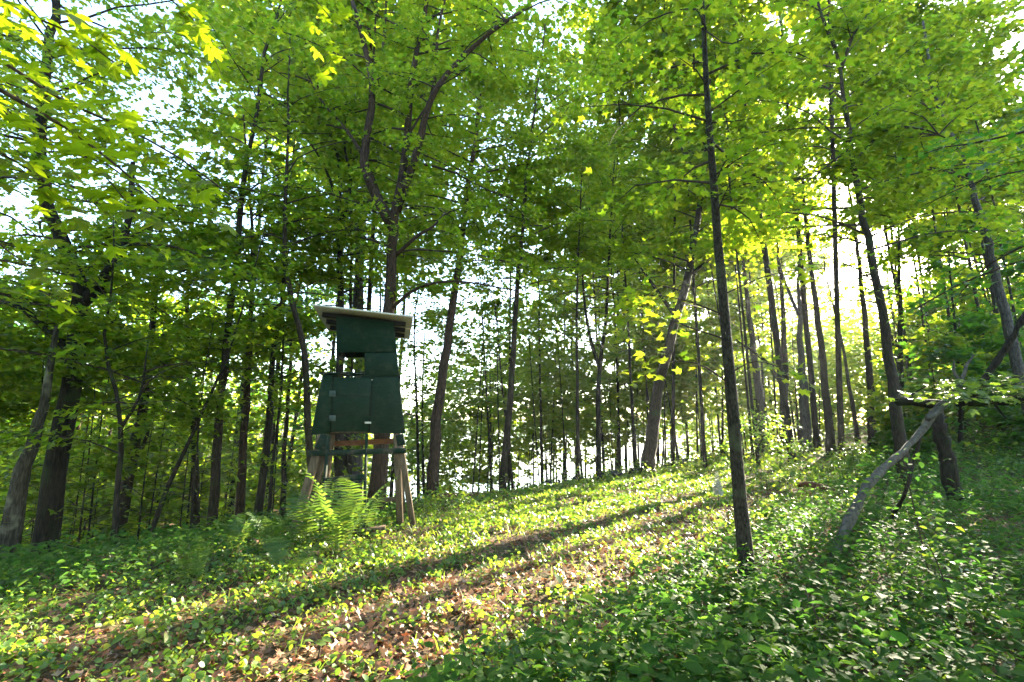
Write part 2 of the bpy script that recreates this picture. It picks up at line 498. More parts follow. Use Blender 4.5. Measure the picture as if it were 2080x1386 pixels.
DENS = 1.5
COUNT = {}
N_LEAF = 0
def grow(root, trunk, rad, base, rng, crown, tmpl, lsize, leafmat, twigmat, twig_sides=3, extra=(), carve=True, fine=False, spare=False):
    """branches and crown of a tree.  crown: dict z0,z1 (heights above base), R, nb, per (leaves per branch), el"""
    global N_LEAF
    tb = Tubes(); bag = Bag()
    zt = trunk[:, 2] - base[2]
    if crown:
        nb = crown['nb']
        hs = crown['z0'] + (crown['z1'] - crown['z0']) * (np.arange(nb) + rng.random(nb)) / nb
        phi = rng.random() * 6.28
        for h in hs:
            fr = (h - crown['z0']) / (crown['z1'] - crown['z0'])
            prof = crown.get('prof', lambda f: 0.45 + 0.75 * math.sin(math.pi * min(1, 0.25 + 0.75 * f)) )(fr)
            L = crown['R'] * prof * (0.7 + 0.6 * rng.random())
            phi += 2.4 + rng.normal(0, .5)
            if -math.sin(phi) > 0.30 and (crown.get('open') or h < crown['z0'] + .6 * (crown['z1'] - crown['z0'])): L *= 0.25 if crown.get('open') else 0.45
            el = crown.get('el', 0.5) * (0.6 + 0.8 * fr) + rng.normal(0, .15)
            p0 = np.array([np.interp(h, zt, trunk[:, k]) for k in range(3)])
            r0 = min(0.55 * np.interp(h, zt, rad), 0.005 + L * 0.0075)
            m = 6
            path = [p0]
            a = phi
            for k in range(m):
                e = el - 0.75 * (k / m) ** 1.2 * crown.get('droop', 1.0)
                a += rng.normal(0, .24)
                path.append(path[-1] + L / m * np.array([math.cos(a) * math.cos(e), math.sin(a) * math.cos(e), math.sin(e)]))
            path = np.array(path)
            if in_frame(path, 1.5, 1.6).any() or rng.random() < 0.25:
                tb.add(path[::2] if L < 2 else path, np.linspace(r0, r0 * 0.22, len(path))[::2] if L < 2 else np.linspace(r0, r0 * 0.22, len(path)), twig_sides, cap=False)
                cnt = max(4, int(DENS * crown['per'] * L / crown['R'] * (0.5 + 1.0 * rng.random())))
                bag.add(branch_leaves(path, L * 0.46, cnt, rng, lsize))
                if fine:
                    for t in np.linspace(0.3, 0.95, int(L * 3.2)):
                        f = t * m; i = min(int(f), m - 1)
                        q = path[i] + (path[i + 1] - path[i]) * (f - i)
                        dd = path[i + 1] - path[i]; dd /= np.linalg.norm(dd)
                        pe = np.array([-dd[1], dd[0], 0]) * rng.choice([-1, 1])
                        ln = L * 0.30 * (1.15 - t) * (0.6 + 0.7 * rng.random())
                        e1 = q + (pe * 0.85 + dd * 0.55) * ln; e1[2] -= ln * 0.12
                        tb.add(np.array([q, (q + e1) / 2 + rng.normal(0, .015, 3), e1]), [.005, .0035, .002], 3, cap=False)
    n_crown = sum(len(q[0]) for q in bag.d)
    for path, w, cnt, r0, t0 in extra:
        tb.add(path, np.linspace(r0, r0 * 0.25, len(path)), 5, cap=False)
        bag.add(branch_leaves(path, w, cnt, rng, lsize, t0=t0))
    o = tb.build('twigs', twigmat, root, base)
    if o: o['kind'] = 'stuff'
    if bag.d:
        p, nr, hd, sz = bag.get()
        vis = in_frame(p)
        far = (~vis) & (rng.random(len(p)) < 0.22)
        sz = np.where(vis, sz, sz * 1.8)
        keep = vis | far
        keep &= p[:, 2] > th(p[:, 0], p[:, 1]) + 0.05
        if carve:
            lk = leaf_keep(p, rng)
            if carve is not True: lk |= rng.random(len(p)) < carve
            if spare: lk[n_crown:] = True
            keep &= lk
        # never a leaf in the lens
        keep &= np.linalg.norm(p - np.array([0, 0, EYE]), axis=1) > 1.6
        p, nr, hd, sz = p[keep], nr[keep], hd[keep], sz[keep]
        N_LEAF += len(p)
        COUNT[len(tmpl[1])] = COUNT.get(len(tmpl[1]), 0) + len(p)
        leaves_mesh('crown', tmpl, p, nr, hd, sz, leafmat, root, base, 'stuff')

def make_trunk(pts3, w, H, base, rng, sides, flare=1.3):
    """extends a trunk polyline up to height H above base; returns path, radii"""
    pts = [np.array(p) for p in pts3]
    while pts[-1][2] < base[2] + H:
        d = pts[-1] - pts[-2]
        d = d / np.linalg.norm(d)
        d = d * 0.6 + np.array([rng.normal(0, .08), rng.normal(0, .08), 0.5])
        d /= np.linalg.norm(d)
        pts.append(pts[-1] + d * 1.2)
    pts = np.array(pts)
    n = max(10, min(36, int(H * 2.2)))
    path = smooth_path(pts, n)
    hh = np.clip((path[:, 2] - base[2]) / H, 0, 1)
    rad = w / 2 * (1 - 0.80 * hh ** 0.9)
    hz = path[:, 2] - base[2]
    rad = rad * (1 + (flare - 1) * np.exp(-np.maximum(hz, 0) / (0.12 + w * 0.45)))
    jit = np.stack([rng.normal(0, w * .05, n), rng.normal(0, w * .05, n), np.zeros(n)], 1); jit[0] = 0
    return path + jit, rad

TREES = []
def tree(label, pts, w_px, Y=None, H=12.0, crown=None, bark='bark', leaf='leaf', tmpl=None, lsize=None, limbs=(), sprays=(), group=None,
         seed=None, cat='tree', name='maple_tree', flare=1.3, carve=True, fine=None, sides=None):
    rng = np.random.default_rng(seed if seed is not None else len(TREES) * 17 + 5)
    if Y is None:
        g = ground_hit(*pts[0]); Y = g[1]
    p3 = [P(x, y, Y) for x, y in pts]
    # run the foot down to the ground
    d = p3[0] - p3[1]; d /= np.linalg.norm(d)
    b = p3[0].copy()
    k = 0
    while b[2] > th(b[0], b[1]) - 0.12 and k < 400:
        b = b + d * 0.05; k += 1
    if k == 0:
        b[2] = th(b[0], b[1]) - 0.12
    if np.linalg.norm(b - p3[0]) > 0.05: p3 = [b] + p3[0 if k else 1:]
    base = np.array([b[0], b[1], float(th(b[0], b[1]))])
    w = w_px * Y / FPX * 0.92
    dist = math.hypot(base[0], base[1])
    if sides is None: sides = 14 if dist < 8 else (11 if dist < 16 else 8)
    path, rad = make_trunk(p3, w, H, base, rng, sides, flare)
    root = empty(name, base, label, cat, group)
    tb = Tubes(); tb.add(path, rad, sides, rng, 0.10)
    tb.build('trunk', M[bark], root, base)
    if tmpl is None:
        tmpl = T_MAPLE if dist < 6 else (T_MID if dist < 19 else T_FAR)
    if lsize is None:
        lsize = 0.135 if dist < 12 else (0.16 if dist < 19 else (0.22 if dist < 30 else 0.30))
    extra = []
    for L in limbs:
        lp = smooth_path([P(x, y, Y + (L.get('dY', 0) * i / max(1, len(L['pts']) - 1))) for i, (x, y) in enumerate(L['pts'])], 12)
        r0 = L['w'] * Y / FPX / 2
        t2 = Tubes(); t2.add(lp, np.linspace(r0, r0 * L.get('tip', 0.35), 12), 8 if dist > 12 else 10, rng, .08)
        t2.build('limb', M[bark], root, base)
        for k in range(L.get('n', 0)):           # leafy side branches
            t = 0.3 + 0.7 * rng.random()
            i = min(10, int(t * 11)); q = lp[i]
            a = (rng.random() * 1.24 - .12) * math.pi; ln = L.get('R', 1.6) * (0.5 + 0.8 * rng.random())
            e = 0.45 + rng.normal(0, .2)
            pp = [q]
            for s_ in range(5):
                a += rng.normal(0, .2); e -= 0.14
                pp.append(pp[-1] + ln / 5 * np.array([math.cos(a) * math.cos(e), math.sin(a) * math.cos(e), math.sin(e)]))
            extra.append((np.array(pp), ln * .42, int(L.get('per', 110) * ln / L.get('R', 1.6)), .012 + ln * .006, .15))
    for sp in sprays:
        Y0, Y1 = sp.get('Y', (Y, Y))
        n = len(sp['pts'])
        lp = smooth_path([P(x, y, Y0 + (Y1 - Y0) * i / (n - 1)) for i, (x, y) in enumerate(sp['pts'])], 9)
        extra.append((lp, sp.get('w', .3), sp['n'], sp.get('r', .010), sp.get('t0', .3)))
    grow(root, path, rad, base, rng, crown, tmpl, lsize, M[leaf], M['twig'], 5 if dist < 9 else 3, extra, carve, fine if fine is not None else dist < 13, bool(sprays))
    TREES.append((root, base, dist))
    return root

def cr(z0, z1, R, nb, per, el=0.5, **k):
    return dict(z0=z0, z1=z1, R=R, nb=nb, per=per, el=el, **k)

# --- trees round the stand
tree('thick reddish forked maple growing straight behind the green stand',
     [(765, 1030), (772, 900), (783, 700), (797, 520), (803, 440), (822, 330), (833, 200), (845, 110), (868, 0)], 37, 10.9, 14,
     cr(5.6, 13.5, 3.3, 56, 130, .55, open=1), 'bark_red',
     limbs=[dict(pts=[(800, 460), (775, 420), (745, 350), (740, 310), (757, 200), (745, 110), (715, 0)], w=27, n=12, R=1.7, per=110),
            dict(pts=[(806, 430), (850, 300), (866, 230), (900, 160), (985, 75), (1065, 20)], w=19, n=16, R=1.7, per=120, dY=-.8),
            dict(pts=[(868, 230), (885, 150), (890, 60), (910, -20)], w=10, n=10, R=1.5, per=110),
            dict(pts=[(740, 320), (700, 260), (650, 200), (610, 120)], w=9, n=10, R=1.5, per=110, dY=.8),
            dict(pts=[(803, 520), (850, 478), (880, 460), (905, 430)], w=9, n=5, R=1.2, per=90),
            dict(pts=[(785, 635), (850, 585), (930, 572), (1045, 590)], w=8, n=6, R=1.1, per=80, dY=-1)])
tree('slim dark trunk behind the left half of the green stand roof', [(688, 1000), (690, 800), (692, 640), (688, 500), (690, 330), (655, 240), (640, 120)], 22, 12.4, 12,
     cr(5.0, 11.5, 2.4, 34, 55, open=1), 'bark_dark',
     limbs=[dict(pts=[(690, 480), (712, 370), (700, 300), (702, 230)], w=9, n=8, R=1.4), dict(pts=[(689, 420), (655, 330), (610, 270), (560, 250)], w=7, n=9, R=1.4)])
tree('thin straight trunk second from left above the stand roof', [(706, 1000), (709, 800), (711, 640), (714, 420), (712, 200)], 13, 13.5, 11, cr(5.5, 10.5, 1.9, 24, 110, open=1), 'bark_dark')
tree('greyish trunk right against the forked maple above the stand roof', [(722, 1000), (728, 800), (733, 640), (727, 500), (722, 380), (722, 250)], 24, 14.2, 13,
     cr(6.0, 12.5, 2.5, 34, 55, open=1), 'bark_grey')
tree('curved mossy tree bending left beside the stand roof', [(640, 1030), (628, 880), (618, 720), (592, 610), (580, 540), (578, 440), (585, 300)], 18, 10.6, 11,
     cr(4.6, 10.5, 2.5, 36, 55, open=1), 'bark', limbs=[dict(pts=[(585, 605), (520, 650), (430, 660)], w=6, n=5, R=1.0, per=70)])
tree('straight brown trunk halfway between stand and left edge', [(430, 1078), (442, 900), (455, 740), (470, 620), (482, 520), (492, 380)], 21, 11.2, 15.5,
     cr(4.2, 15, 2.6, 50, 120), 'bark')
tree('massive dark maple with a wide fork near the left edge', [(88, 1115), (112, 970), (132, 850), (150, 720), (160, 640), (163, 580), (150, 540), (128, 500), (100, 420)], 46, 9.6, 16,
     cr(5.0, 15.5, 3.2, 56, 140), 'bark_dark',
     limbs=[dict(pts=[(160, 620), (195, 590), (225, 545), (245, 505), (262, 440), (270, 330)], w=26, n=12, R=1.8),
            dict(pts=[(150, 720), (90, 665), (40, 625), (-20, 610)], w=19, n=6, R=1.3, per=80)])
tree('pale blotched rotten trunk cut off by the left edge', [(12, 1110), (32, 1010), (55, 930), (75, 860), (92, 800)], 44, 8.6, 4.2, None, 'bark_blotched', flare=1.3)
tree('brown trunk with two stems left of the leaning sapling', [(240, 1100), (262, 960), (285, 860), (300, 760), (310, 640)], 28, 12.6, 10, cr(3.4, 9.5, 2.2, 30, 120), 'bark',
     limbs=[dict(pts=[(262, 960), (300, 880), (318, 790)], w=9, n=5, R=1.2)])
tree('slender forked sapling in front of the left slope', [(232, 1090), (240, 980), (247, 870), (232, 780), (212, 690)], 13, 8.4, 5.5, cr(1.6, 5.2, 1.3, 22, 80), 'bark_dark',
     limbs=[dict(pts=[(246, 870), (285, 800), (300, 700)], w=7, n=6, R=.9, per=60)])
tree('thin black sapling leaning steeply to the right', [(297, 1118), (335, 1000), (392, 880), (448, 760), (470, 700)], 12, 9.3, 5.0, cr(2.6, 5.0, 1.2, 14, 70), 'bark_dark', flare=1.2)
tree('medium trunk just right of the leaning sapling', [(397, 1055), (397, 960), (394, 860), (384, 740), (380, 620)], 18, 13.2, 10, cr(3.6, 9.5, 2.1, 28, 120), 'bark')
tree('brown trunk second left of the curved mossy tree', [(484, 1085), (490, 960), (497, 870), (505, 760), (512, 600)], 21, 12.2, 10, cr(3.8, 9.6, 2.1, 28, 120), 'bark_red')
tree('dark slim trunk of a close pair left of the ferns', [(523, 1080), (535, 950), (547, 840), (556, 700)], 19, 11.8, 9, cr(3.6, 8.6, 1.9, 24, 110), 'bark_dark')
tree('thinner pole of the close pair left of the ferns', [(545, 1075), (553, 950), (566, 850), (575, 720)], 9, 11.4, 7, cr(3.4, 6.8, 1.4, 16, 80), 'bark_dark')
tree('narrow trunk directly left of the stand legs', [(576, 1010), (578, 920), (583, 850), (590, 740)], 14, 14.6, 9, cr(4, 8.6, 1.8, 22, 110), 'bark')
tree('stout tapering brown trunk leaning right of the stand', [(873, 1008), (880, 930), (890, 830), (905, 720), (920, 610), (935, 510), (950, 380), (975, 230)], 26, 14.0, 14,
     cr(6.2, 13.5, 3.0, 48, 150, open=1), 'bark_red', flare=1.35)
tree('tall even trunk in the middle leaning slightly right', [(1021, 1000), (1028, 900), (1040, 760), (1050, 600), (1062, 460), (1072, 340), (1090, 190), (1108, 50)], 17, 14.8, 15,
     cr(6.2, 14.5, 2.8, 46, 140, open=1), 'bark')
tree('thin straight pole right of the middle trunk', [(1174, 975), (1173, 800), (1172, 620), (1178, 440), (1185, 300)], 9, 16.2, 12, cr(4.5, 11.5, 2.2, 38, 120), 'bark')
tree('dark trunk forking into two at the centre right', [(1216, 968), (1215, 850), (1218, 740), (1232, 640), (1238, 500), (1245, 380)], 13, 17.5, 12, cr(4.5, 11.5, 2.4, 36, 120), 'bark_dark',
     limbs=[dict(pts=[(1217, 745), (1200, 690), (1188, 620), (1180, 520)], w=9, n=8, R=1.4)])
tree('big leaning maple with a flared foot right of centre', [(1316, 962), (1325, 880), (1335, 800), (1352, 720), (1378, 630), (1398, 550), (1412, 470), (1424, 400), (1432, 330)], 29, 18.6, 16,
     cr(6.4, 15.0, 3.4, 52, 140, open=1), 'bark',
     limbs=[dict(pts=[(1422, 400), (1395, 320), (1368, 250), (1345, 150)], w=13, n=10, R=1.8), dict(pts=[(1370, 640), (1320, 570), (1285, 520)], w=9, n=6, R=1.3),
            dict(pts=[(1400, 560), (1450, 520), (1490, 490)], w=8, n=5, R=1.3)], flare=1.3)
tree('slim leafy sapling just right of the stand against the lake', [(850, 1010), (848, 870), (842, 720)], 8, 15.6, 8.5, cr(1.9, 8.2, 1.7, 30, 85, .35), 'bark_dark', name='maple_sapling', carve=.5)
tree('second leafy sapling between the stand and the stout tapering trunk', [(862, 1005), (858, 870), (860, 720)], 8, 18.5, 8.5, cr(2.2, 8.2, 1.7, 28, 85, .35), 'bark_dark', name='maple_sapling', carve=.5)
# --- slender foreground tree
tree('slender dark foreground tree right of the path', [(1521, 1196), (1510, 1080), (1495, 930), (1482, 800), (1474, 690), (1466, 580), (1457, 470), (1447, 340), (1437, 200), (1427, 40), (1421, -60)],
     29, None, 8.5, cr(3.9, 8.2, 1.8, 26, 80), 'bark_fore', flare=1.45, lsize=.10, leaf='leaf',
     sprays=[dict(pts=[(1476, 690), (1400, 665), (1340, 640), (1270, 610)], Y=(5.3, 4.9), n=80, w=.34, t0=.35),
             dict(pts=[(1470, 640), (1390, 610), (1310, 600), (1255, 615)], Y=(5.3, 5.0), n=60, w=.30, t0=.4),
             dict(pts=[(1482, 780), (1420, 740), (1350, 735), (1290, 750)], Y=(5.3, 4.6), n=36, w=.26, t0=.3),
             dict(pts=[(1480, 760), (1530, 735), (1580, 745), (1630, 770)], Y=(5.3, 4.9), n=34, w=.26, t0=.2),
             dict(pts=[(1452, 400), (1510, 375), (1570, 370), (1625, 360)], Y=(5.3, 4.3), n=46, w=.28, t0=.15),
             dict(pts=[(1450, 380), (1480, 320), (1540, 300), (1590, 290)], Y=(5.3, 4.6), n=36, w=.26, t0=.2),
             dict(pts=[(1442, 250), (1500, 245), (1560, 235)], Y=(5.3, 5.0), n=30, w=.24, t0=.2),
             dict(pts=[(1466, 600), (1560, 560), (1650, 545)], Y=(5.3, 5.8), n=50, w=.34, t0=.2),
             dict(pts=[(1430, 60), (1480, 90), (1540, 60), (1580, 40)], Y=(5.3, 3.6), n=40, w=.3, t0=.2)])
# --- right side
tree('tall trunk right of centre with a snapped grey top', [(1637, 936), (1633, 840), (1628, 740), (1625, 640), (1621, 580)], 26, 21.0, 8.0, cr(6.0, 7.8, 1.2, 5, 50), 'bark_grey',
     limbs=[dict(pts=[(1622, 640), (1605, 600), (1590, 560), (1580, 520)], w=8, n=2, R=1.0)])
tree('straight trunk between the snapped trunk and the slim pole', [(1690, 930), (1680, 830), (1668, 700), (1655, 600), (1640, 480), (1630, 350)], 19, 20.0, 14, cr(6, 13.5, 2.8, 36, 120), 'bark')
tree('knobbly trunk just left of the big right tree', [(1773, 918), (1768, 800), (1760, 680), (1748, 570), (1738, 480), (1725, 380)], 17, 20.5, 13, cr(5.5, 12.5, 2.6, 34, 110), 'bark')
tree('tall leaning brown tree touching the broken log end', [(1835, 945), (1822, 850), (1806, 720), (1785, 600), (1765, 500), (1748, 410), (1730, 310), (1715, 200), (1700, 110), (1680, 30)], 25, 12.6, 13,
     cr(4.6, 12.5, 3.0, 52, 140, open=1), 'bark',
     limbs=[dict(pts=[(1698, 100), (1672, 40), (1655, -20)], w=9, n=6, R=1.4), dict(pts=[(1708, 140), (1740, 60), (1790, 0)], w=8, n=6, R=1.4),
            dict(pts=[(1735, 330), (1800, 265), (1870, 262), (1920, 280)], w=7, n=10, R=1.5, dY=-1.0),
            dict(pts=[(1728, 300), (1690, 330), (1640, 370)], w=6, n=6, R=1.3)])
tree('grey leaning trunk at the hazy right edge', [(2074, 765), (2055, 690), (2036, 610), (2015, 530), (1998, 470), (1975, 380), (1950, 310), (1912, 230), (1890, 160)], 27, 15.0, 14,
     cr(6.0, 13.5, 3.2, 40, 120), 'bark_grey')
tree('thin upright trunk between big right tree and the log', [(1833, 880), (1830, 740), (1828, 620), (1826, 500), (1822, 350)], 13, 18.5, 12, cr(3.5, 11.5, 2.2, 34, 110), 'bark_dark')
tree('slim sapling with layered leaves behind the fallen log', [(1950, 900), (1946, 740), (1938, 640), (1930, 560)], 10, 17.5, 8, cr(1.8, 7.8, 2.4, 34, 110), 'bark_dark', 'leaf_deep')
tree('dark trunk with a side limb behind the snapped trunk', [(1592, 905), (1593, 830), (1594, 750), (1592, 680)], 20, 25.0, 11, cr(5.0, 10.5, 2.6, 26, 100), 'bark_dark',
     limbs=[dict(pts=[(1592, 790), (1560, 740), (1530, 715), (1495, 690)], w=9, n=3, R=1.2)])
tree('grey trunk left of the snapped trunk in the haze', [(1548, 868), (1540, 780), (1530, 700), (1518, 600), (1505, 500)], 22, 27.0, 13, cr(5.5, 12.5, 2.8, 30, 100), 'bark_grey')
tree('leaning thin pole left of the knobbly trunk', [(1745, 915), (1728, 800), (1706, 680), (1690, 610)], 10, 23.0, 9, cr(4.0, 8.6, 1.8, 22, 90), 'bark')

# --- unnamed neighbours
MARKS = [(20, 'the pale rotten trunk'), (130, 'the massive forked maple'), (270, 'the two stemmed trunk'), (390, 'the leaning black sapling'), (455, 'the straight brown trunk'), (545, 'the close pair'),
         (600, 'the curved mossy tree'), (730, 'the green stand'), (890, 'the stout tapering trunk'), (1035, 'the tall middle trunk'), (1173, 'the thin straight pole'), (1216, 'the dark forking trunk'),
         (1330, 'the big leaning maple'), (1485, 'the slender foreground tree'), (1545, 'the grey hazy trunk'), (1630, 'the snapped trunk'), (1768, 'the knobbly trunk'),
         (1825, 'the big right tree'), (1920, 'the broken trunk'), (1965, 'the snapped branch stub'), (2055, 'the grey edge trunk')]
USED = {}
def describe(kind, w, wr, lean, px, Y, Yr):
    a = 'thin' if w < wr[0] + .33 * (wr[1] - wr[0]) else ('stout' if w > wr[0] + .67 * (wr[1] - wr[0]) else 'middling')
    b = 'upright' if abs(lean) < .045 else ('left-leaning' if lean < 0 else 'right-leaning')
    f = (Y - Yr[0]) / (Yr[1] - Yr[0])
    d = 'close behind' if f < .33 else ('farther behind' if f < .67 else 'far behind')
    m = min(MARKS, key=lambda q: abs(q[0] - px))
    e = '' if abs(px - m[0]) < 14 else ('left of ' if px < m[0] else 'right of ')
    if e: d = d.replace(' behind', '').replace('close', 'near').replace('farther', 'deeper') + ', '
    else: d += ' '
    return f'{a} {b} {kind} {d}{e}{m[1]}'
def fill(group, kind, n, px, Yr, wr, Hr, crown_fn, barks, leafs, seed, name='maple_tree', zone=None, py=900, mind=1.0, tm=None, ls=None, carve=True):
    rng = np.random.default_rng(seed)
    done = 0; tries = 0
    while done < n and tries < n * 60:
        tries += 1
        Y = Yr[0] + (Yr[1] - Yr[0]) * rng.random() ** 0.9
        x = px[0] + (px[1] - px[0]) * rng.random()
        p = P(x, py, Y)
        u, v = uv(p[0], p[1])
        if zone and not zone(u, v, p[0], p[1]): continue
        if any(math.hypot(p[0] - b[0], p[1] - b[1]) < mind for _, b, _ in TREES): continue
        if p[0] / p[1] > -0.26 and u > 13.5: continue
        z = float(th(p[0], p[1]))
        H = Hr[0] + (Hr[1] - Hr[0]) * rng.random()
        w = wr[0] + (wr[1] - wr[0]) * rng.random()
        lean = np.array([rng.normal(0, .05), rng.normal(0, .03)])
        def proj(q):
            d = np.array([q[0], q[1], q[2] - EYE]); dep = d[1] * CP + d[2] * SP; upc = -d[1] * SP + d[2] * CP
            return 1040 + FPX * d[0] / dep, 693 - FPX * upc / dep
        pts = [proj((p[0] + lean[0] * h, Y, z + h)) for h in (0.0, H * .3, H * .6)]
        ln = (pts[2][0] - pts[0][0]) / max(1.0, pts[0][1] - pts[2][1])
        label = describe(kind, w, wr, ln, proj((p[0], Y, z + 1.5))[0], Y, Yr)
        tree(label, pts, w / Y * FPX, Y, H, crown_fn(H, rng), barks[rng.integers(len(barks))], leafs[rng.integers(len(leafs))],
             tm, ls, group=group, seed=seed * 100 + done, name=name, fine=False, carve=carve)
        done += 1

fill('leafy saplings on the left slope', 'layered maple sapling', 50, (-120, 640), (8.8, 20), (.03, .07), (3.2, 7.0),
     lambda H, r: cr(0.5, H * .98, 1.5, int(6 * H), 56, .35), ['bark_dark', 'bark'], ['leaf', 'leaf'], 3, 'maple_sapling', lambda u, v, x, y: u > 0.6 and not (-3.6 < x < 0 and y < 11), py=1000, mind=.7)
fill('taller trees far down the left slope', 'slope maple', 32, (-260, 700), (19, 34), (.12, .26), (10, 14),
     lambda H, r: cr(3.4, H * .98, 2.6, 32, 90, .45), ['bark', 'bark_dark', 'bark_red'], ['leaf', 'leaf_deep'], 4, zone=lambda u, v, x, y: u > 3, mind=1.6)
fill('thin trunks against the bright lake', 'lakeside trunk', 40, (850, 1450), (15, 34), (.05, .15), (9, 13),
     lambda H, r: cr(3.0 + r.random() * 2.4, H * .98, 1.9, 24, 95, .45), ['bark_dark', 'bark'], ['leaf', 'leaf'], 5, zone=lambda u, v, x, y: u > 0.5, mind=.6, carve=.15)
fill('tall maples closing the canopy', 'tall canopy maple', 10, (1180, 2250), (15, 28), (.10, .2), (17, 21),
     lambda H, r: cr(8.5 + 3 * r.random(), H * .98, 3.0, 36, 95, .5), ['bark', 'bark_dark'], ['leaf'], 10, zone=lambda u, v, x, y: True, mind=1.2)
fill('leafy saplings by the lake', 'lakeside sapling', 42, (840, 1440), (16, 34), (.03, .06), (5.5, 9.0),
     lambda H, r: cr(1.8 + 1.6 * r.random(), H * .98, 1.6, int(4.2 * H), 55, .35), ['bark_dark', 'bark'], ['leaf'], 9, 'maple_sapling', lambda u, v, x, y: u > 0.8, mind=.7, carve=.2)
fill('hazy trunks deep in the wood on the right', 'hazy trunk', 36, (1400, 2250), (27, 62), (.12, .34), (9, 12.5),
     lambda H, r: cr(2.6, H * .98, 2.8, 34, 85, .4), ['bark', 'bark_grey', 'bark_dark'], ['leaf', 'leaf'], 6, zone=lambda u, v, x, y: u < 1.5 and not -8 < x * SA[0] + y * SA[1] < -3.5, mind=2.0, carve=.05)
fill('low saplings in the wood on the right', 'leafy sapling', 34, (1560, 2250), (15, 36), (.03, .06), (2.5, 5.5),
     lambda H, r: cr(0.5, H * .98, 1.6, int(7 * H), 80, .25), ['bark_dark'], ['leaf', 'leaf_deep'], 7, 'maple_sapling', zone=lambda u, v, x, y: u < -8.2 and x > 7, mind=.9)
def pine_crown(H, r): return cr(8.0, H * .97, 3.0, 40, 150, .15, droop=.6)
fill('pale pines on the right', 'pale tall pine', 9, (1900, 2300), (26, 40), (.25, .4), (19, 23), pine_crown, ['bark_grey'], ['needle'], 8, 'pine_tree',
     zone=lambda u, v, x, y: u < -9, mind=2.0, tm=T_BLADE, ls=.40)
def tall_copies():
    # the tall canopy maples again, farther back: each copy shares its source's meshes
    src = [t for t, b, d in TREES if t.get('group') == 'tall maples closing the canopy']
    rng = np.random.default_rng(55)
    done = 0; tries = 0
    while done < 81 and tries < 4000:
        tries += 1
        Y = (20 + 26 * rng.random()) if done < 56 else ((42 + 20 * rng.random()) if done < 66 else 15 + 9 * rng.random()); x = (-250 + 2510 * rng.random()) if done < 69 else -350 + 1150 * rng.random()
        p = P(x, 900, Y); u, v = uv(p[0], p[1])
        aa = p[0] * SA[0] + p[1] * SA[1]; far_d = math.hypot(p[0], p[1])
        if -10.5 < aa < -2.0 and far_d > 27: continue        # the sun comes in along the track
        if 56 <= done < 69 and not (done < 66 and aa < -10.5 and far_d > 44 and p[0] > 14) and not (done >= 66 and -10.5 < aa < -2 and 19 < far_d <= 27 and not 1230 < x < 1500): continue
        if u > 13 or any(math.hypot(p[0] - b[0], p[1] - b[1]) < 1.5 for _, b, _ in TREES): continue
        a = src[int(rng.integers(len(src)))]
        z = float(th(p[0], p[1]))
        c = a.copy(); C.objects.link(c)
        c.location = (p[0], p[1], z + (2.5 if u > 4 else 0) * 0)
        k = 1.10 + .2 * rng.random()
        if done >= 56: k *= 1.22
        c.scale = (k, k, k * 1.12); c.rotation_euler = (0, 0, rng.random() * 6.28)
        d = np.array([p[0], p[1], z + 1.5 - EYE]); dep = d[1] * CP + d[2] * SP
        w = .1 + .1 * rng.random()
        c['label'] = describe('tall canopy maple', min(k, 1.3), (1.1, 1.3), -(x - 1040) / 5700.0, 1040 + FPX * d[0] / dep, Y, (15, 62))
        for ch in a.children:
            e = ch.copy(); C.objects.link(e); e.parent = c
        TREES.append((c, np.array([p[0], p[1], z]), math.hypot(p[0], p[1])))
        done += 1
tall_copies()
def far_woods():
    rng = np.random.default_rng(77)
    pos = []
    for a0, a1, d0, d1, nt in ((17, 62, 48, 105, 520), (-62, -13, 26, 64, 200)):
        for k in range(nt):
            a = math.radians(a0 + (a1 - a0) * rng.random()); d = d0 + (d1 - d0) * rng.random()
            x, y = math.sin(a) * d, math.cos(a) * d
            g = float(th(x, y)); H = ((.15 + .13 * rng.random()) * d - g) if a0 > 0 else (.10 + .13 * rng.random()) * d; R = 1.5 + 1.8 * rng.random()
            m = 20 if a0 > 0 else 14
            for j in range(m):                         # flat sprays piled up round each stem
                c = np.array([x + rng.normal(0, R * .6), y + rng.normal(0, R * .6), g + H * (.06 + .94 * rng.random())])
                q = c + rng.normal(0, 1, (9, 3)) * np.array([.75, .75, .16])
                pos.append(q)
    p = np.concatenate(pos); n = len(p)
    nrm = np.stack([rng.normal(0, .45, n), rng.normal(0, .45, n), np.ones(n)], 1)
    a = rng.random(n) * 6.28
    head = np.stack([np.cos(a), np.sin(a), rng.normal(-.1, .2, n)], 1)
    o = leaves_mesh('far_woods', T_FAR, p, nrm, head, .30 + .30 * rng.random(n), M['leaf'])
    tag(o, 'far mass of sunlit green foliage closing the view deep in the wood', 'woods', kind='stuff')
far_woods()
def shore_woods():
    rng = np.random.default_rng(79)
    n = 9000
    a = np.radians(-30 + 58 * rng.random(n)); d = 560 + 240 * rng.random(n)
    x = np.sin(a) * d; y = np.cos(a) * d
    z = th(x, y) + 1 + 9 * rng.random(n)
    nrm = rng.normal(0, .6, (n, 3)) + np.array([0, 0, 1.0])
    an = rng.random(n) * 6.28
    o = leaves_mesh('shore_woods', T_FAR, np.stack([x, y, z], 1), nrm, np.stack([np.cos(an), np.sin(an), 0 * an], 1), 4 + 5 * rng.random(n), M['leaf_deep'])
    tag(o, 'pale wooded far shore across the bright lake', 'woods', kind='stuff')
shore_woods()
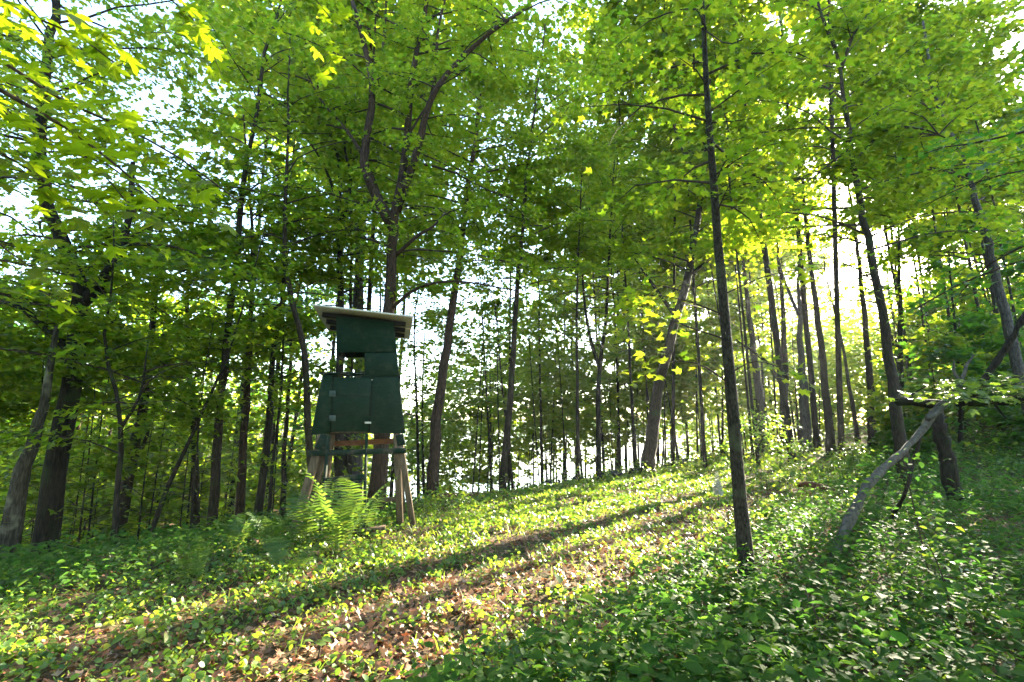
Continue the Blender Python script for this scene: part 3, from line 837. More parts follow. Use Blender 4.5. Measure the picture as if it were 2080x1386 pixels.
def added_woods_behind():  # unseen wood, added to cut the sky light from behind and overhead
    rng = np.random.default_rng(78)
    pos = []
    for k in range(150):
        a = math.radians(75 + 215 * rng.random()); d = 5 + 22 * rng.random()
        x, y = math.sin(a) * d, math.cos(a) * d
        g = float(th(x, y)); H = 9 + 5 * rng.random(); z0 = 2.0 if d > 9 else 6.0
        for j in range(12):
            c = np.array([x + rng.normal(0, 1.5), y + rng.normal(0, 1.5), g + z0 + (H - z0) * rng.random()])
            pos.append(c + rng.normal(0, 1, (10, 3)) * np.array([.8, .8, .2]))
    p = np.concatenate(pos)
    p = p[~in_frame(p, 1.1, 1.1)]
    p = p[np.linalg.norm(p - np.array([0, 0, EYE]), axis=1) > 3.5]
    n = len(p)
    nrm = np.stack([rng.normal(0, .45, n), rng.normal(0, .45, n), np.ones(n)], 1)
    a = rng.random(n) * 6.28
    o = leaves_mesh('added_woods_behind', T_FAR, p, nrm, np.stack([np.cos(a), np.sin(a), 0 * a], 1), .35 + .35 * rng.random(n), M['leaf'])
    tag(o, 'unseen leafy wood added behind and above the viewpoint to cut sky light', 'woods', kind='stuff')
added_woods_behind()
# overhanging neighbours whose crowns reach into the top corners
tree('maple whose leafy boughs hang in from beyond the left edge', [(-420, 1000), (-400, 700), (-380, 300), (-370, 0)], 70, 7.0, 12, cr(3.4, 11.5, 4.2, 72, 150, .35), 'bark', lsize=.12, tmpl=T_MID)
tree('dark leaved tree whose boughs hang in from beyond the right edge', [(2560, 1000), (2540, 700), (2520, 300), (2500, 0)], 50, 6.5, 11, cr(3.6, 10.5, 3.8, 32, 120, .3), 'bark_dark', 'leaf_deep', lsize=.12, tmpl=T_MID)
print('leaves', N_LEAF, COUNT, 'trees', len(TREES))

# ------------------------------------------------------------------ the green stand
def prism(name, poly, thick, mat, parent, origin, axis=(0, 1, 0), bevel=0.0):
    """a board: 3D polygon poly extruded by thick along axis"""
    a = np.array(poly, float); ax = np.array(axis, float) * thick
    n = len(a)
    V = np.vstack([a, a + ax]) - np.asarray(origin)
    F = [list(range(n)), list(range(2 * n - 1, n - 1, -1))]
    for i in range(n):
        j = (i + 1) % n
        F.append([i, i + n, j + n, j])
    me = new_mesh(name, V, F, False, mat)
    import bmesh
    bm = bmesh.new(); bm.from_mesh(me)
    bmesh.ops.recalc_face_normals(bm, faces=bm.faces[:])
    if bevel > 0:
        bmesh.ops.bevel(bm, geom=bm.edges[:], offset=bevel, segments=1, affect='EDGES')
    bm.to_mesh(me); bm.free()
    return link(name, me, parent)

def beam(name, a, b, w, d, mat, parent, origin, up=None):
    """a straight timber from a to b, w wide (across), d deep"""
    a = np.array(a, float); b = np.array(b, float)
    t = b - a; t /= np.linalg.norm(t)
    ref = np.array(up if up is not None else (0, 1, 0), float)
    x = np.cross(t, ref); x /= np.linalg.norm(x)
    y = np.cross(x, t)
    q = [a - x * w / 2 - y * d / 2, a + x * w / 2 - y * d / 2, a + x * w / 2 + y * d / 2, a - x * w / 2 + y * d / 2]
    return prism(name, q, np.linalg.norm(b - a), mat, parent, origin, t, 0.004)

def build_stand():
    YF = 8.2; D = 1.30
    base = np.array([*P(728, 1050, YF + D / 2)[:2], 0]); base[2] = th(base[0], base[1])
    r = empty('hunting_stand', base, 'dark green wooden hunting stand on stilts with a pale slanted roof', 'hunting stand')
    g = M['green_paint']; gw = M['green_worn']
    NB = np.array([-0.235, 1.0, 0.0]); NB /= np.linalg.norm(NB)      # the stand faces the path end
    SX = np.array([NB[1], -NB[0], 0.0])
    p0 = P(728, 800, YF)
    def f(x, y, d=0):
        q = ray(x, y)
        t = ((p0 - np.array([0, 0, EYE])) @ NB) / (q @ NB)
        return np.array([0, 0, EYE]) + q * t + NB * d
    T = 0.022
    # front face, board by board; each butts against its neighbour with a small joint
    prism('upper_panel', [f(683, 643), f(800, 655), f(806, 715.2), f(683, 716)], T, g, r, base, NB, bevel=.003)
    prism('side_panel', [f(741, 717), f(806, 716.4), f(809, 764.5), f(741, 764.5)], T, g, r, base, NB, bevel=.003)
    prism('lower_panel', [f(757, 765.7), f(809.1, 765.7), f(823, 881), f(750, 880)], T, g, r, base, NB, bevel=.003)
    prism('corner_panel', [f(655, 761), f(676, 762), f(670, 880), f(631, 884)], T, g, r, base, NB, bevel=.003)
    door = prism('door', [f(678, 766.5, -.012), f(755, 766.5, -.012), f(748, 877, -.012), f(672, 877, -.012)], T, g, r, base, NB, bevel=.004)
    for y in (800, 850):
        o = prism('hinge', [f(669, y - 6, -.024), f(682, y - 6, -.024), f(682, y + 6, -.024), f(669, y + 6, -.024)], .008, M['metal'], door, base, NB, bevel=.002)
    for y in (803, 842):
        prism('board_seam', [f(678 - (y - 766) * .05, y, -.0135), f(754 - (y - 766) * .06, y, -.0135), f(754 - (y - 766) * .06, y + 1.2, -.0135), f(678 - (y - 766) * .05, y + 1.2, -.0135)], .002, M['black'], door, base, NB)
    lt = prism('latch', [f(741, 857, -.03), f(754, 857, -.03), f(754, 861, -.03), f(741, 861, -.03)], .016, M['roof_pale'], door, base, NB, bevel=.002)
    # door lintel strip and shelf with the step in the wall
    prism('sill_board', [f(650, 757, -.05), f(740, 757, -.05), f(740, 761, -.05), f(650, 761, -.05)], .20, gw, r, base, NB, bevel=.004)
    prism('door_lintel', [f(676, 762.2, -.016), f(757, 762.2, -.016), f(757, 765.4, -.016), f(676, 765.4, -.016)], .014, gw, r, base, NB)
    prism('window_post', [f(683.2, 716.6), f(688, 716.6), f(688, 756.6), f(683.2, 756.6)], .05, M['black'], r, base, NB)
    prism('frame_board', [f(735, 759, .024), f(812, 759, .024), f(813, 771, .024), f(735, 771, .024)], .03, M['black'], r, base, NB)
    prism('frame_board', [f(750, 771.5, .024), f(760, 771.5, .024), f(755, 878, .024), f(744, 878, .024)], .03, M['black'], r, base, NB)
    prism('frame_board', [f(671, 763, .024), f(683, 763, .024), f(677, 878, .024), f(665, 878, .024)], .03, M['black'], r, base, NB)
    # side walls (left one stops at the sill, open above; right one whole), back wall with a lookout
    L0, L1, L2 = f(631, 884), f(655, 761), f(683, 716)
    Lt = f(683, 643)
    back = NB * D
    sx = SX
    q = NB * .0245
    prism('left_wall', [L0 + q, L1 + q, L1 + back, L0 + back], .02, g, r, base, sx)
    prism('left_wall', [Lt + q, Lt + back, L2 + back, L2 + q], .02, g, r, base, sx)
    R0, R1 = f(823, 881), f(800, 655)
    prism('right_wall', [R0 + q, R1 + q, R1 + back, R0 + back], .02, g, r, base, -sx)
    bk = lambda x, y: f(x, y) + back
    prism('back_wall', [bk(683, 643), bk(800, 655), bk(805, 705), bk(683, 705)], T, g, r, base, NB)
    prism('back_wall', [bk(655, 765), bk(810, 765), bk(823, 881), bk(631, 884)], T, g, r, base, NB)
    prism('back_wall', [bk(760, 705.5), bk(805.2, 705.5), bk(810, 764.5), bk(760, 764.5)], T, g, r, base, NB)
    for x in (700, 731):
        prism('window_post', [bk(x, 705.5), bk(x + 4, 705.5), bk(x + 4, 764.5), bk(x, 764.5)], .05, M['black'], r, base, NB)
    z = f(700, 880)[2]
    prism('floor_board', [f(634, 881) + q, f(821, 879) + q, f(821, 879) + back, f(634, 881) + back], .03, M['lumber'], r, base, (0, 0, 1))
    # roof sheet of four boards with battens under it, sloping down to the right
    A, B = f(640, 629, -.28), f(838, 652, -.28)
    dep = 1.95
    nb = 4
    for i in range(nb):
        y0 = NB * (dep * i / nb + .004) - np.array([0, 0, .010 * i]); y1 = NB * (dep * (i + 1) / nb - .004) - np.array([0, 0, .010 * (i + 1)])
        prism('roof_board', [A + y0, B + y0, B + y1, A + y1], .028, M['roof_pale'], r, base, (0, 0, 1), .003)
    for i, dy in enumerate((.34, .86, 1.38)):
        o = NB * dy - np.array([0, 0, .065 + .006 * i])
        a, b = A + o + (B - A) * .07, B + o - (B - A) * .07
        beam('roof_batten', a, b, .07, .09, M['black'], r, base)
    # legs, braces, rails
    lum = M['lumber']
    gz = lambda x, y: th(x, y) - .08
    def leg(top, low, w, d, mat=lum, nm='leg'):
        a = np.array(top); b = np.array(low)
        t = (b - a); k = (gz(b[0], b[1]) - a[2]) / t[2]
        e = a + t * k
        return beam(nm, e, a, w, d, mat, r, base)
    leg(f(655, 884, .03), f(627, 985, -.08), .125, .09)
    leg(f(668, 884, .16), f(640, 985, .06), .10, .09, M['lumber'])
    leg(f(806, 883, .03), f(812, 1050, -.03), .10, .10)
    leg(f(814, 905, -.03), f(838, 1065, -.12), .09, .06, M['lumber'], 'brace')
    leg(f(655, 884, D - .1), f(640, 985, D + .1), .10, .10)
    leg(f(806, 883, D - .1), f(818, 1030, D + .1), .10, .10)
    beam('leg_sleeve', f(663, 884, -.035), f(650, 914, -.05), .17, .03, gw, r, base)
    beam('leg_sleeve', f(811, 883, -.035), f(816, 905, -.05), .13, .03, gw, r, base)
    beam('cross_rail', f(626, 921, -.09), f(825, 915, -.09), .03, .085, gw, r, base, (0, 0, 1))
    beam('cross_rail', f(640, 908, D), f(803, 900, D), .04, .10, M['lumber_red'], r, base, (0, 0, 1))
    beam('cross_rail', f(740, 1036, D * .8), f(815, 1032, D * .8), .04, .09, M['lumber'], r, base, (0, 0, 1))
    # ladder below the door
    leg(f(668, 884, -.03), f(662, 1000, -.25), .035, .07, gw, 'ladder_rail')
    leg(f(745, 882, -.03), f(743, 1000, -.25), .03, .07, gw, 'ladder_rail')
    beam('ladder_rung', f(660, 974, -.22), f(744, 966, -.22), .03, .085, gw, r, base, (0, 0, 1))
    beam('ladder_rung', f(658, 1028, -.30), f(744, 1022, -.30), .03, .085, gw, r, base, (0, 0, 1))
    b0, b1 = ground_hit(700, 1092), ground_hit(782, 1086)
    root = empty('weathered_board', b0, 'weathered grey board lying on the ground under the stand', 'board')
    beam('plank', b0 + np.array([0, 0, .08]), b1 + np.array([0, 0, .10]), .16, .05, M['lumber'], root, b0, (0, 0, 1))
build_stand()

# ------------------------------------------------------------------ fallen and dead wood
def log(name, label, pts3, r0, r1, mat, cat='log', sides=12, rough=.16, seed=1, stubs=(), n=22):
    rng = np.random.default_rng(seed)
    path = smooth_path(pts3, n)
    path = path + rng.normal(0, r0 * .10, path.shape)
    base = path[0].copy()
    root = empty(name, base, label, cat)
    tb = Tubes(); tb.add(path, np.linspace(r0, r1, n) * (1 + .12 * rng.normal(0, 1, n)), sides, rng, rough)
    tb.build('stem', mat, root, base)
    for sp, ra, rb in stubs:
        t2 = Tubes(); t2.add(smooth_path(sp, 8), np.linspace(ra, rb, 8), 8, rng, .15)
        t2.build('branch_stub', mat, root, base)
    return root

gl = ground_hit(1690, 1148); YL = gl[1]
log('dead_log', 'bleached grey dead log leaning up from the nettles to the broken trunk',
    [gl - np.array([.1, .05, .1]), P(1712, 1085, YL + .15), P(1752, 1000, YL + .4), P(1788, 957, YL + .6), P(1832, 918, YL + .9), P(1868, 880, YL + 1.2), P(1900, 832, YL + 1.45), P(1925, 812, YL + 1.55)],
    .058, .044, M['dead_wood'], seed=4, stubs=[([P(1885, 850, YL + 1.25), P(1905, 838, YL + 1.35), P(1940, 806, YL + 1.5)], .045, .04)])
YS = float(ground_hit(1942, 1028)[1])
gs = ground_hit(1942, 1028)
log('broken_trunk', 'short broken tree trunk holding up the fallen logs', [gs - np.array([0, 0, .15]), P(1925, 940, YS), P(1910, 880, YS), P(1900, 830, YS)], .145, .125, M['bark_dark'], 'trunk', seed=5)
YH = YL + 1.7
log('fallen_log', 'dark fallen trunk lying level across the right edge', [P(1822, 815, YH), P(1890, 820, YH), P(1960, 818, YH - .1), P(2080, 814, YH - .3), P(2260, 815, YH - .6), P(2500, 850, YH - .9), P(2800, 1000, YH - 1.2)],
    .062, .075, M['bark_dark'], seed=6, n=26,
    stubs=[([P(1845, 817, YH), P(1855, 800, YH), P(1880, 786, YH)], .02, .008), ([P(2020, 820, YH), P(2035, 840, YH - .1), P(2045, 850, YH - .1)], .02, .006)])
log('snapped_branch', 'pale snapped branch stub sticking up above the fallen trunk', [P(1930, 815, YH + .12), P(1945, 790, YH + .12), P(1957, 764, YH + .1), P(1965, 742, YH + .1), P(1977, 722, YH + .1)], .045, .014, M['dead_wood'], 'branch', seed=7,
    stubs=[([P(1950, 775, YH + .1), P(1938, 755, YH + .1), P(1938, 735, YH + .1)], .03, .01)])
log('leaning_limb', 'dark bare limb slanting up to the right edge', [P(1975, 812, YH + .2), P(2010, 755, YH + .1), P(2050, 695, YH), P(2090, 630, YH - .1), P(2180, 520, YH - .2)], .05, .04, M['bark_dark'], 'limb', seed=8)
log('crooked_stick', 'thin dark crooked branch propped under the bleached log', [ground_hit(1805, 1062), P(1835, 1010, YL + 1.0), P(1858, 930, YL + 1.1), P(1872, 880, YL + 1.2)], .03, .018, M['bark_dark'], 'stick', seed=9)
a0 = ground_hit(1625, 1008); a1 = ground_hit(1682, 1016)
log('rotten_log', 'short dark rotten log in the sunny herbs right of the path', [a0 + np.array([0, 0, .25]), (a0 + a1) / 2 + np.array([0, 0, .30]), a1 + np.array([0, 0, .24])], .06, .05, M['dead_brown'], seed=10, n=10)
b0 = ground_hit(1692, 1345); 
log('dry_stick', 'thin pale dry stick standing up from the nettles', [b0 - np.array([0, 0, .1]), P(1665, 1270, b0[1] + .1), P(1637, 1200, b0[1] + .2)], .011, .006, M['lumber'], 'stick', seed=11, sides=6, n=9)
c0 = ground_hit(945, 1370)
log('bare_twig', 'thin dark upright twig in the middle foreground', [c0 - np.array([0, 0, .05]), P(942, 1300, c0[1]), P(944, 1235, c0[1])], .006, .003, M['twig'], 'twig', seed=12, sides=5, n=8)
d0 = ground_hit(905, 1022); d1 = ground_hit(1060, 1010)
log('rotting_log', 'reddish brown rotting log on the crest right of the stand', [P(890, 1012, 12.4), P(960, 1010, 12.8), P(1050, 1004, 13.4)], .11, .08, M['dead_brown'], seed=13, n=14)
log('long_root', 'low grey root across the bottom left of the path', [ground_hit(640, 1380) + np.array([0, 0, .0]), ground_hit(690, 1378) + np.array([0, 0, .015]), ground_hit(760, 1384)], .012, .008, M['lumber'], 'root', seed=14, sides=6, n=10)

# stone wall of field stones along the crest
def stone_meshes():
    out = []
    rng = np.random.default_rng(90)
    for k in range(6):
        import bmesh
        bm = bmesh.new(); bmesh.ops.create_icosphere(bm, subdivisions=2, radius=1.0)
        ph = rng.random((5, 3)) * 2 - 1
        for v in bm.verts:
            c = np.array(v.co); s = 1.0
            for q in ph:
                q = q / np.linalg.norm(q); s = min(s, (0.72 + .2 * abs(q[0])) / max(1e-3, float(c @ q))) if c @ q > .5 else s
            v.co = Vector(c * s * np.array([1.0, .75, .6]))
        me = bpy.data.meshes.new('stone'); bm.to_mesh(me); bm.free()
        me.materials.append(M['stone'])
        out.append(me)
    return out
def stone_wall():
    rng = np.random.default_rng(91)
    ms = stone_meshes()
    base = np.array([1.0, 15.3, float(th(1.0, 15.3))])
    root = empty('stone_wall', base, 'tumbled low wall of grey field stones along the crest', 'stone wall')
    for k in range(170):
        v = 3.0 + 18.0 * rng.random() ** .8
        lay = rng.random()
        u = -0.15 + rng.normal(0, .35) * (1.1 - lay)
        p = np.array([-1.6, 12.2]) + CN * u + CV * v
        s = .06 + .13 * rng.random() ** 2
        z = float(th(p[0], p[1])) + .01 + lay * .20
        o = link('stone', ms[rng.integers(6)], root, (p[0] - base[0], p[1] - base[1], z - base[2]))
        o.scale = (s, s, s)
        o.rotation_euler = (rng.normal(0, .4), rng.normal(0, .4), rng.random() * 6.28)
stone_wall()

# ------------------------------------------------------------------ ferns
def frond(base, az, L, el, rng, mat, parent, bend=1.0):
    n = 16
    pts = [np.array(base, float)]
    e = el
    for k in range(n):
        e -= bend * 1.15 / n * (k / n) * 2.0
        pts.append(pts[-1] + L / n * np.array([math.cos(az) * math.cos(e), math.sin(az) * math.cos(e), math.sin(e)]))
    pts = np.array(pts)
    V = []; F = []
    # rachis as a thin three-sided stalk
    side = np.array([-math.sin(az), math.cos(az), 0.0])
    tan = np.gradient(pts, axis=0); tan /= np.linalg.norm(tan, axis=1)[:, None]
    nor = np.cross(tan, side[None, :] * np.ones((n + 1, 1)))
    tbr = Tubes(); tbr.add(pts, np.linspace(.005, .0015, n + 1), 3, cap=False)
    V = [v for v in tbr.v[0]]; F = [list(f) for f in tbr.f]
    m = 19
    for k in range(m):
        t = 0.22 + 0.78 * (k + .5) / m
        f = t * n; i = min(int(f), n - 1)
        p = pts[i] + (pts[i + 1] - pts[i]) * (f - i)
        tt = tan[i]; nn = nor[i]
        tw = (t - .22) / .78
        ln = L * 0.19 * (math.sin(math.pi * min(1, .18 + .82 * tw)) ** .8 + .06) * (0.9 + .2 * rng.random())
        for sgn in (-1, 1):
            d = side * sgn * .92 + tt * .40 - np.array([0, 0, .12])
            d /= np.linalg.norm(d)
            wv = tt * ln * .085
            b = len(V)
            dr = nn * (rng.normal(0, .05) * ln)
            V += [p - wv * .6, p + wv * .8, p + d * ln * .55 + wv * .75 + dr, p + d * ln * .55 - wv * .75 + dr, p + d * ln + dr * 2 - np.array([0, 0, ln * .10])]
            F += [[b, b + 1, b + 2, b + 3], [b + 3, b + 2, b + 4]]
    V = np.array(V) - np.asarray(parent.location)
    o = link('frond', new_mesh('frond', V, F, False, mat), parent)
    return o
def fern(label, px, py, n, L, seed, group=None, el=(1.15, 1.5)):
    rng = np.random.default_rng(seed)
    b = ground_hit(px, py)
    root = empty('fern', b, label, 'fern', group)
    for k in range(n):
        az = k * 2.4 + rng.normal(0, .3)
        frond(b + np.array([rng.normal(0, .04), rng.normal(0, .04), -.03]), az, L * (.75 + .4 * rng.random()), el[0] + (el[1] - el[0]) * rng.random(), rng, M['fern'], root, .55 + .5 * rng.random())
    return root
fern('large sunlit fern spreading in front of the stand ladder', 685, 1135, 8, 1.15, 1)
fern('pale fern rising right behind the large sunlit fern', 730, 1095, 5, 1.1, 2)
fern('fern leaning left of the stand legs', 610, 1120, 6, 1.0, 3)
fern('shaded fern between the close pair of trunks and the large fern', 545, 1130, 5, .8, 4)
fern('dark low fern on the bank left of the ferns row', 480, 1120, 4, .6, 5)
fern('small fern at the foot of the sloping bank, farthest left', 395, 1185, 7, .5, 6)
fern('drooping fern with one bright frond in the shade', 570, 1165, 7, .65, 7, el=(.6, 1.0))

# ------------------------------------------------------------------ ground cover
def scatter(n, xr, yr, rng):
    return xr[0] + (xr[1] - xr[0]) * rng.random(n), yr[0] + (yr[1] - yr[0]) * rng.random(n)
def visible_cone(n, d0, d1, rng, power=1.6, amax=57):
    a = np.radians((rng.random(n) * 2 - 1) * amax)
    d = d0 + (d1 - d0) * rng.random(n) ** power
    return np.sin(a) * d, np.cos(a) * d, d

def herbs(name, label, cat, n, sel, leaf_n, lsz, hgt, tmpl, mat, seed, d1=26, power=1.6, tilt=.45, spread=.06, grow_far=.05, dclump=None):
    rng = np.random.default_rng(seed)
    x, y, d = visible_cone(n, 2.3, d1, rng, power)
    u, v = uv(x, y)
    keep = rng.random(n) < sel(u, v, x, y)
    if dclump:
        keep &= vnoise(x * dclump[0], y * dclump[0], seed) > dclump[1] * rng.random(n)
    x, y, d, u = x[keep], y[keep], d[keep], u[keep]
    m = len(x)
    z = th(x, y)
    h = hgt[0] + (hgt[1] - hgt[0]) * rng.random(m)
    k = leaf_n
    X = np.repeat(x, k); Yy = np.repeat(y, k); Z = np.repeat(z, k); hh = np.repeat(h, k); dd = np.repeat(d, k)
    ang = np.tile(np.arange(k) * 2.4, m) + np.repeat(rng.random(m) * 6.28, k) + rng.normal(0, .3, m * k)
    lev = np.tile((np.arange(k) + 1) / k, m)
    rr = rng.random(m * k) * spread
    pos = np.stack([X + np.cos(ang) * rr, Yy + np.sin(ang) * rr, Z + hh * (.35 + .65 * lev)], 1)
    head = np.stack([np.cos(ang), np.sin(ang), rng.normal(-.05, .25, m * k)], 1)
    nrm = np.stack([rng.normal(0, tilt, m * k), rng.normal(0, tilt, m * k), np.ones(m * k)], 1)
    sz = lsz * (.55 + .8 * rng.random(m * k)) * (1 + grow_far * np.maximum(0, dd - 6))
    o = leaves_mesh(name, tmpl, pos, nrm, head, sz, mat)
    tag(o, label, cat, kind='stuff')
    return o

sm = lambda a, b, x: np.clip((x - a) / (b - a), 0, 1)
bare = lambda u, x, y: sm(-4.0, -1.6, x) * np.clip(np.exp(-((u + 5.6) / 1.1) ** 2) * 1.05 + np.exp(-((u + 4.6) / .5) ** 2) * .4, 0, 1) * (1 - .6 * np.clip((y - 6) / 5, 0, 1))
herbs('ground_herbs', 'low rounded green herbs covering the path edges and bank', 'herbs', 30000,
      lambda u, v, x, y: np.where(u > -7.2, 1.0, .35) * (1 - .9 * bare(u, x, y)) * np.where(u > 1.5, .6, 1), 6, .045, (.03, .13), T_ROUND, M['herb'], 21, 24, 1.5, .75, .07, .06, (1.4, .7))
herbs('path_herbs', 'small bright seedlings among the dead leaves of the path', 'seedlings', 12000,
      lambda u, v, x, y: np.where((u > -7.2) & (u < -2), .8, .0) * (1 - .75 * bare(u, x, y)), 4, .042, (.02, .09), T_OVAL, M['grass'], 22, 20, 1.5, .85, .04, .05)
herbs('tall_herbs', 'knee high dark green nettles right of the path', 'nettles', 15000,
      lambda u, v, x, y: sm(-6.7, -7.5, u) * (.95), 9, .072, (.15, .50), T_OVAL, M['tall_herb'], 23, 30, 1.55, .36, .11, .05, (.9, .85))
herbs('small_herbs', 'fine leafy herbs under the nettles right of the path', 'herbs', 12000,
      lambda u, v, x, y: sm(-6.4, -7.2, u), 6, .05, (.08, .28), T_ROUND, M['tall_herb'], 24, 26, 1.5, .5, .09, .05)
herbs('slope_herbs', 'leafy weeds on the shaded bank left of the stand', 'weeds', 9000,
      lambda u, v, x, y: np.where((u > -2.6) & (x < -1.8), 1.0, np.where(u > .2, .35, 0)), 7, .075, (.10, .38), T_OVAL, M['tall_herb'], 25, 22, 1.3, .4, .10, .05)
herbs('dead_leaves', 'brown dead leaves lying on the path', 'leaves', 44000,
      lambda u, v, x, y: .30 + .7 * np.exp(-((u + 5.4) / 1.6) ** 2), 1, .065, (.004, .03), T_MID, M['litter'], 26, 15, 1.4, .6, .02, .04)

herbs('far_herbs', 'green undergrowth covering the wood floor in the distance', 'undergrowth', 16000,
      lambda u, v, x, y: np.where((u < 0.5) & (np.hypot(x, y) > 19), 1.0, 0.0), 3, .11, (.05, .45), T_FAR, M['herb'], 27, 75, .8, .5, .3, .012)

herbs('broad_herbs', 'broad leaved plants standing among the nettles in the right foreground', 'plants', 1500,
      lambda u, v, x, y: sm(-6.9, -7.6, u) * .9, 6, .10, (.25, .55), T_OVAL, M['tall_herb'], 28, 15, 1.3, .34, .13, .0, (1.1, .9))
herbs('lit_weeds', 'taller pale weeds on the crest and round the tree feet', 'weeds', 5200,
      lambda u, v, x, y: np.where((u > -1.6) & (u < 1.0) & (v > .5), .9, np.where((u > -8.5) & (u < -6.2) & (y > 9), .5, 0)), 8, .07, (.15, .62), T_OVAL, M['herb'], 29, 26, 1.0, .6, .10, .05, (1.3, .8))

def grass():
    rng = np.random.default_rng(31)
    n = 95000
    x, y, d = visible_cone(n, 3.2, 30, rng, 1.25, 52)
    u, v = uv(x, y)
    pr = np.where((u > -7.4) & (u < -.6), .15 + .85 * sm(3, 9, y), .05) * (1 - .6 * bare(u, x, y)) + np.where((u < -7.2) & (u > -10) & (y > 8), .35, 0)
    keep = rng.random(n) < pr * (vnoise(x * 1.1, y * 1.1, 5) * 1.2)
    x, y, d = x[keep], y[keep], d[keep]
    m = len(x)
    pos = np.stack([x, y, th(x, y) - .01], 1)
    ang = rng.random(m) * 6.28
    head = np.stack([np.cos(ang) * .75, np.sin(ang) * .75, .55 + rng.random(m) * .6], 1)
    nrm = np.stack([-np.cos(ang), -np.sin(ang), np.ones(m) * .6], 1) + rng.normal(0, .3, (m, 3))
    sz = (.05 + .10 * rng.random(m)) * (1 + .02 * d)
    tv, tt = T_BLADE
    tv = tv * np.array([1.0, 1, -1])
    o = leaves_mesh('path_grass', (tv, tt), pos, nrm, head, sz, M['grass'])
    tag(o, 'short sunlit grass growing along the track and its ridge', 'grass', kind='stuff')
grass()

# ------------------------------------------------------------------ single small plants
def small_plant(name, label, cat, base, H, nb, R, per, lsize, leaf, seed, z0=.25, tmpl=T_OVAL, el=.4, carve=False, stem=.008, lean=(0, 0)):
    rng = np.random.default_rng(seed)
    base = np.array(base, float); base[2] = th(base[0], base[1])
    root = empty(name, base, label, cat)
    top = base + np.array([lean[0], lean[1], H])
    path = smooth_path([base - np.array([0, 0, .05]), (base + top) / 2 + rng.normal(0, .03, 3), top], 9)
    rad = np.linspace(stem, stem * .35, 9)
    tb = Tubes(); tb.add(path, rad, 6); tb.build('stem', M['twig'], root, base)
    grow(root, path, rad, base, rng, cr(H * z0, H * .98, R, nb, per, el), tmpl, lsize, M[leaf], M['twig'], 3, (), carve, False)
    return root
def at(px, py): return ground_hit(px, py)
small_plant('shrub', 'bright sunlit shrub just right of the slender foreground tree', 'shrub', at(1560, 1000), 1.9, 26, .75, 30, .085, 'herb', 41)
small_plant('shrub', 'low sunlit bush between the slender tree and the snapped trunk', 'shrub', at(1600, 985), 1.1, 18, .7, 26, .085, 'herb', 42)
small_plant('sapling', 'thin sapling with pale glinting leaves beside the broken trunk', 'sapling', at(1895, 1195), 1.35, 16, .42, 9, .075, 'tall_herb', 43, .35, stem=.010, lean=(-.05, .1))
small_plant('sapling', 'bare stemmed sapling in the nettles at the lower right', 'sapling', at(1945, 1290), .85, 8, .3, 7, .07, 'herb', 44, .5, stem=.008, lean=(-.12, .1))
small_plant('sapling', 'knee high sapling leafing out by the snapped trunk foot', 'sapling', at(1740, 985), 1.0, 12, .5, 16, .085, 'herb', 45)
small_plant('bush', 'leafy bush growing on the crest right of the stand legs', 'bush', at(905, 1052), .45, 16, .5, 22, .07, 'herb', 46)
small_plant('bush', 'pale lit weeds growing in front of the stone wall', 'bush', at(1130, 985), .8, 18, .7, 22, .09, 'herb', 47)
small_plant('seedling', 'broad leaved seedling lit at the bottom left', 'seedling', at(290, 1330), .16, 5, .16, 5, .09, 'grass', 48, .6)
small_plant('seedling', 'seedling with pale upright leaves near the left foreground', 'seedling', at(640, 1345), .14, 5, .12, 4, .08, 'grass', 49, .6)

def plume():
    b = at(1460, 1020)
    root = empty('white_plume', b, 'pale feathery flower spike on the path left of the slender tree', 'flower')
    rng = np.random.default_rng(51)
    H = .62
    tb = Tubes(); tb.add(np.array([b, b + np.array([0, 0, H])]), [.005, .003], 5); tb.build('stem', M['lumber'], root, b)
    n = 190
    t = rng.random(n); a = rng.random(n) * 6.28
    pos = np.stack([b[0] + 0 * a, b[1] + 0 * a, b[2] + H * (.25 + .75 * t)], 1)
    head = np.stack([np.cos(a), np.sin(a), .35 + 0 * a], 1)
    nrm = np.stack([rng.normal(0, .3, n), rng.normal(0, .3, n), np.ones(n)], 1)
    m = leaf_mat('plume_petals', [(.55, .55, .45), (.65, .64, .56)], [(.4, .42, .3), (.5, .5, .4)], .35)
    leaves_mesh('petals', T_OVAL, pos, nrm, head, .03 + .10 * (1 - t) ** .7, m, root, b, 'stuff')
plume()
def single_leaf(label, px, py, size, cols, seed):
    g = at(px, py)
    m = leaf_mat('single_leaf_colour', cols, cols, .4)
    rng = np.random.default_rng(seed)
    a = rng.random() * 6.28
    o = leaves_mesh('fallen_leaf', T_MAPLE, np.array([g + np.array([0, 0, .06])]), np.array([[rng.normal(0, .3), -.35, 1.0]]), np.array([[math.cos(a), math.sin(a), 0]]), np.array([size]), m)
    tag(o, label, 'leaf')
single_leaf('single yellow leaf lying in the right foreground', 1178, 1300, .075, [(.45, .40, .02), (.5, .45, .03)], 61)
single_leaf('small orange leaf lying in the middle foreground', 948, 1295, .05, [(.45, .10, .02), (.5, .12, .02)], 62)
single_leaf('orange brown leaf on the sunny side of the rut', 950, 1160, .06, [(.40, .13, .04), (.4, .14, .04)], 63)

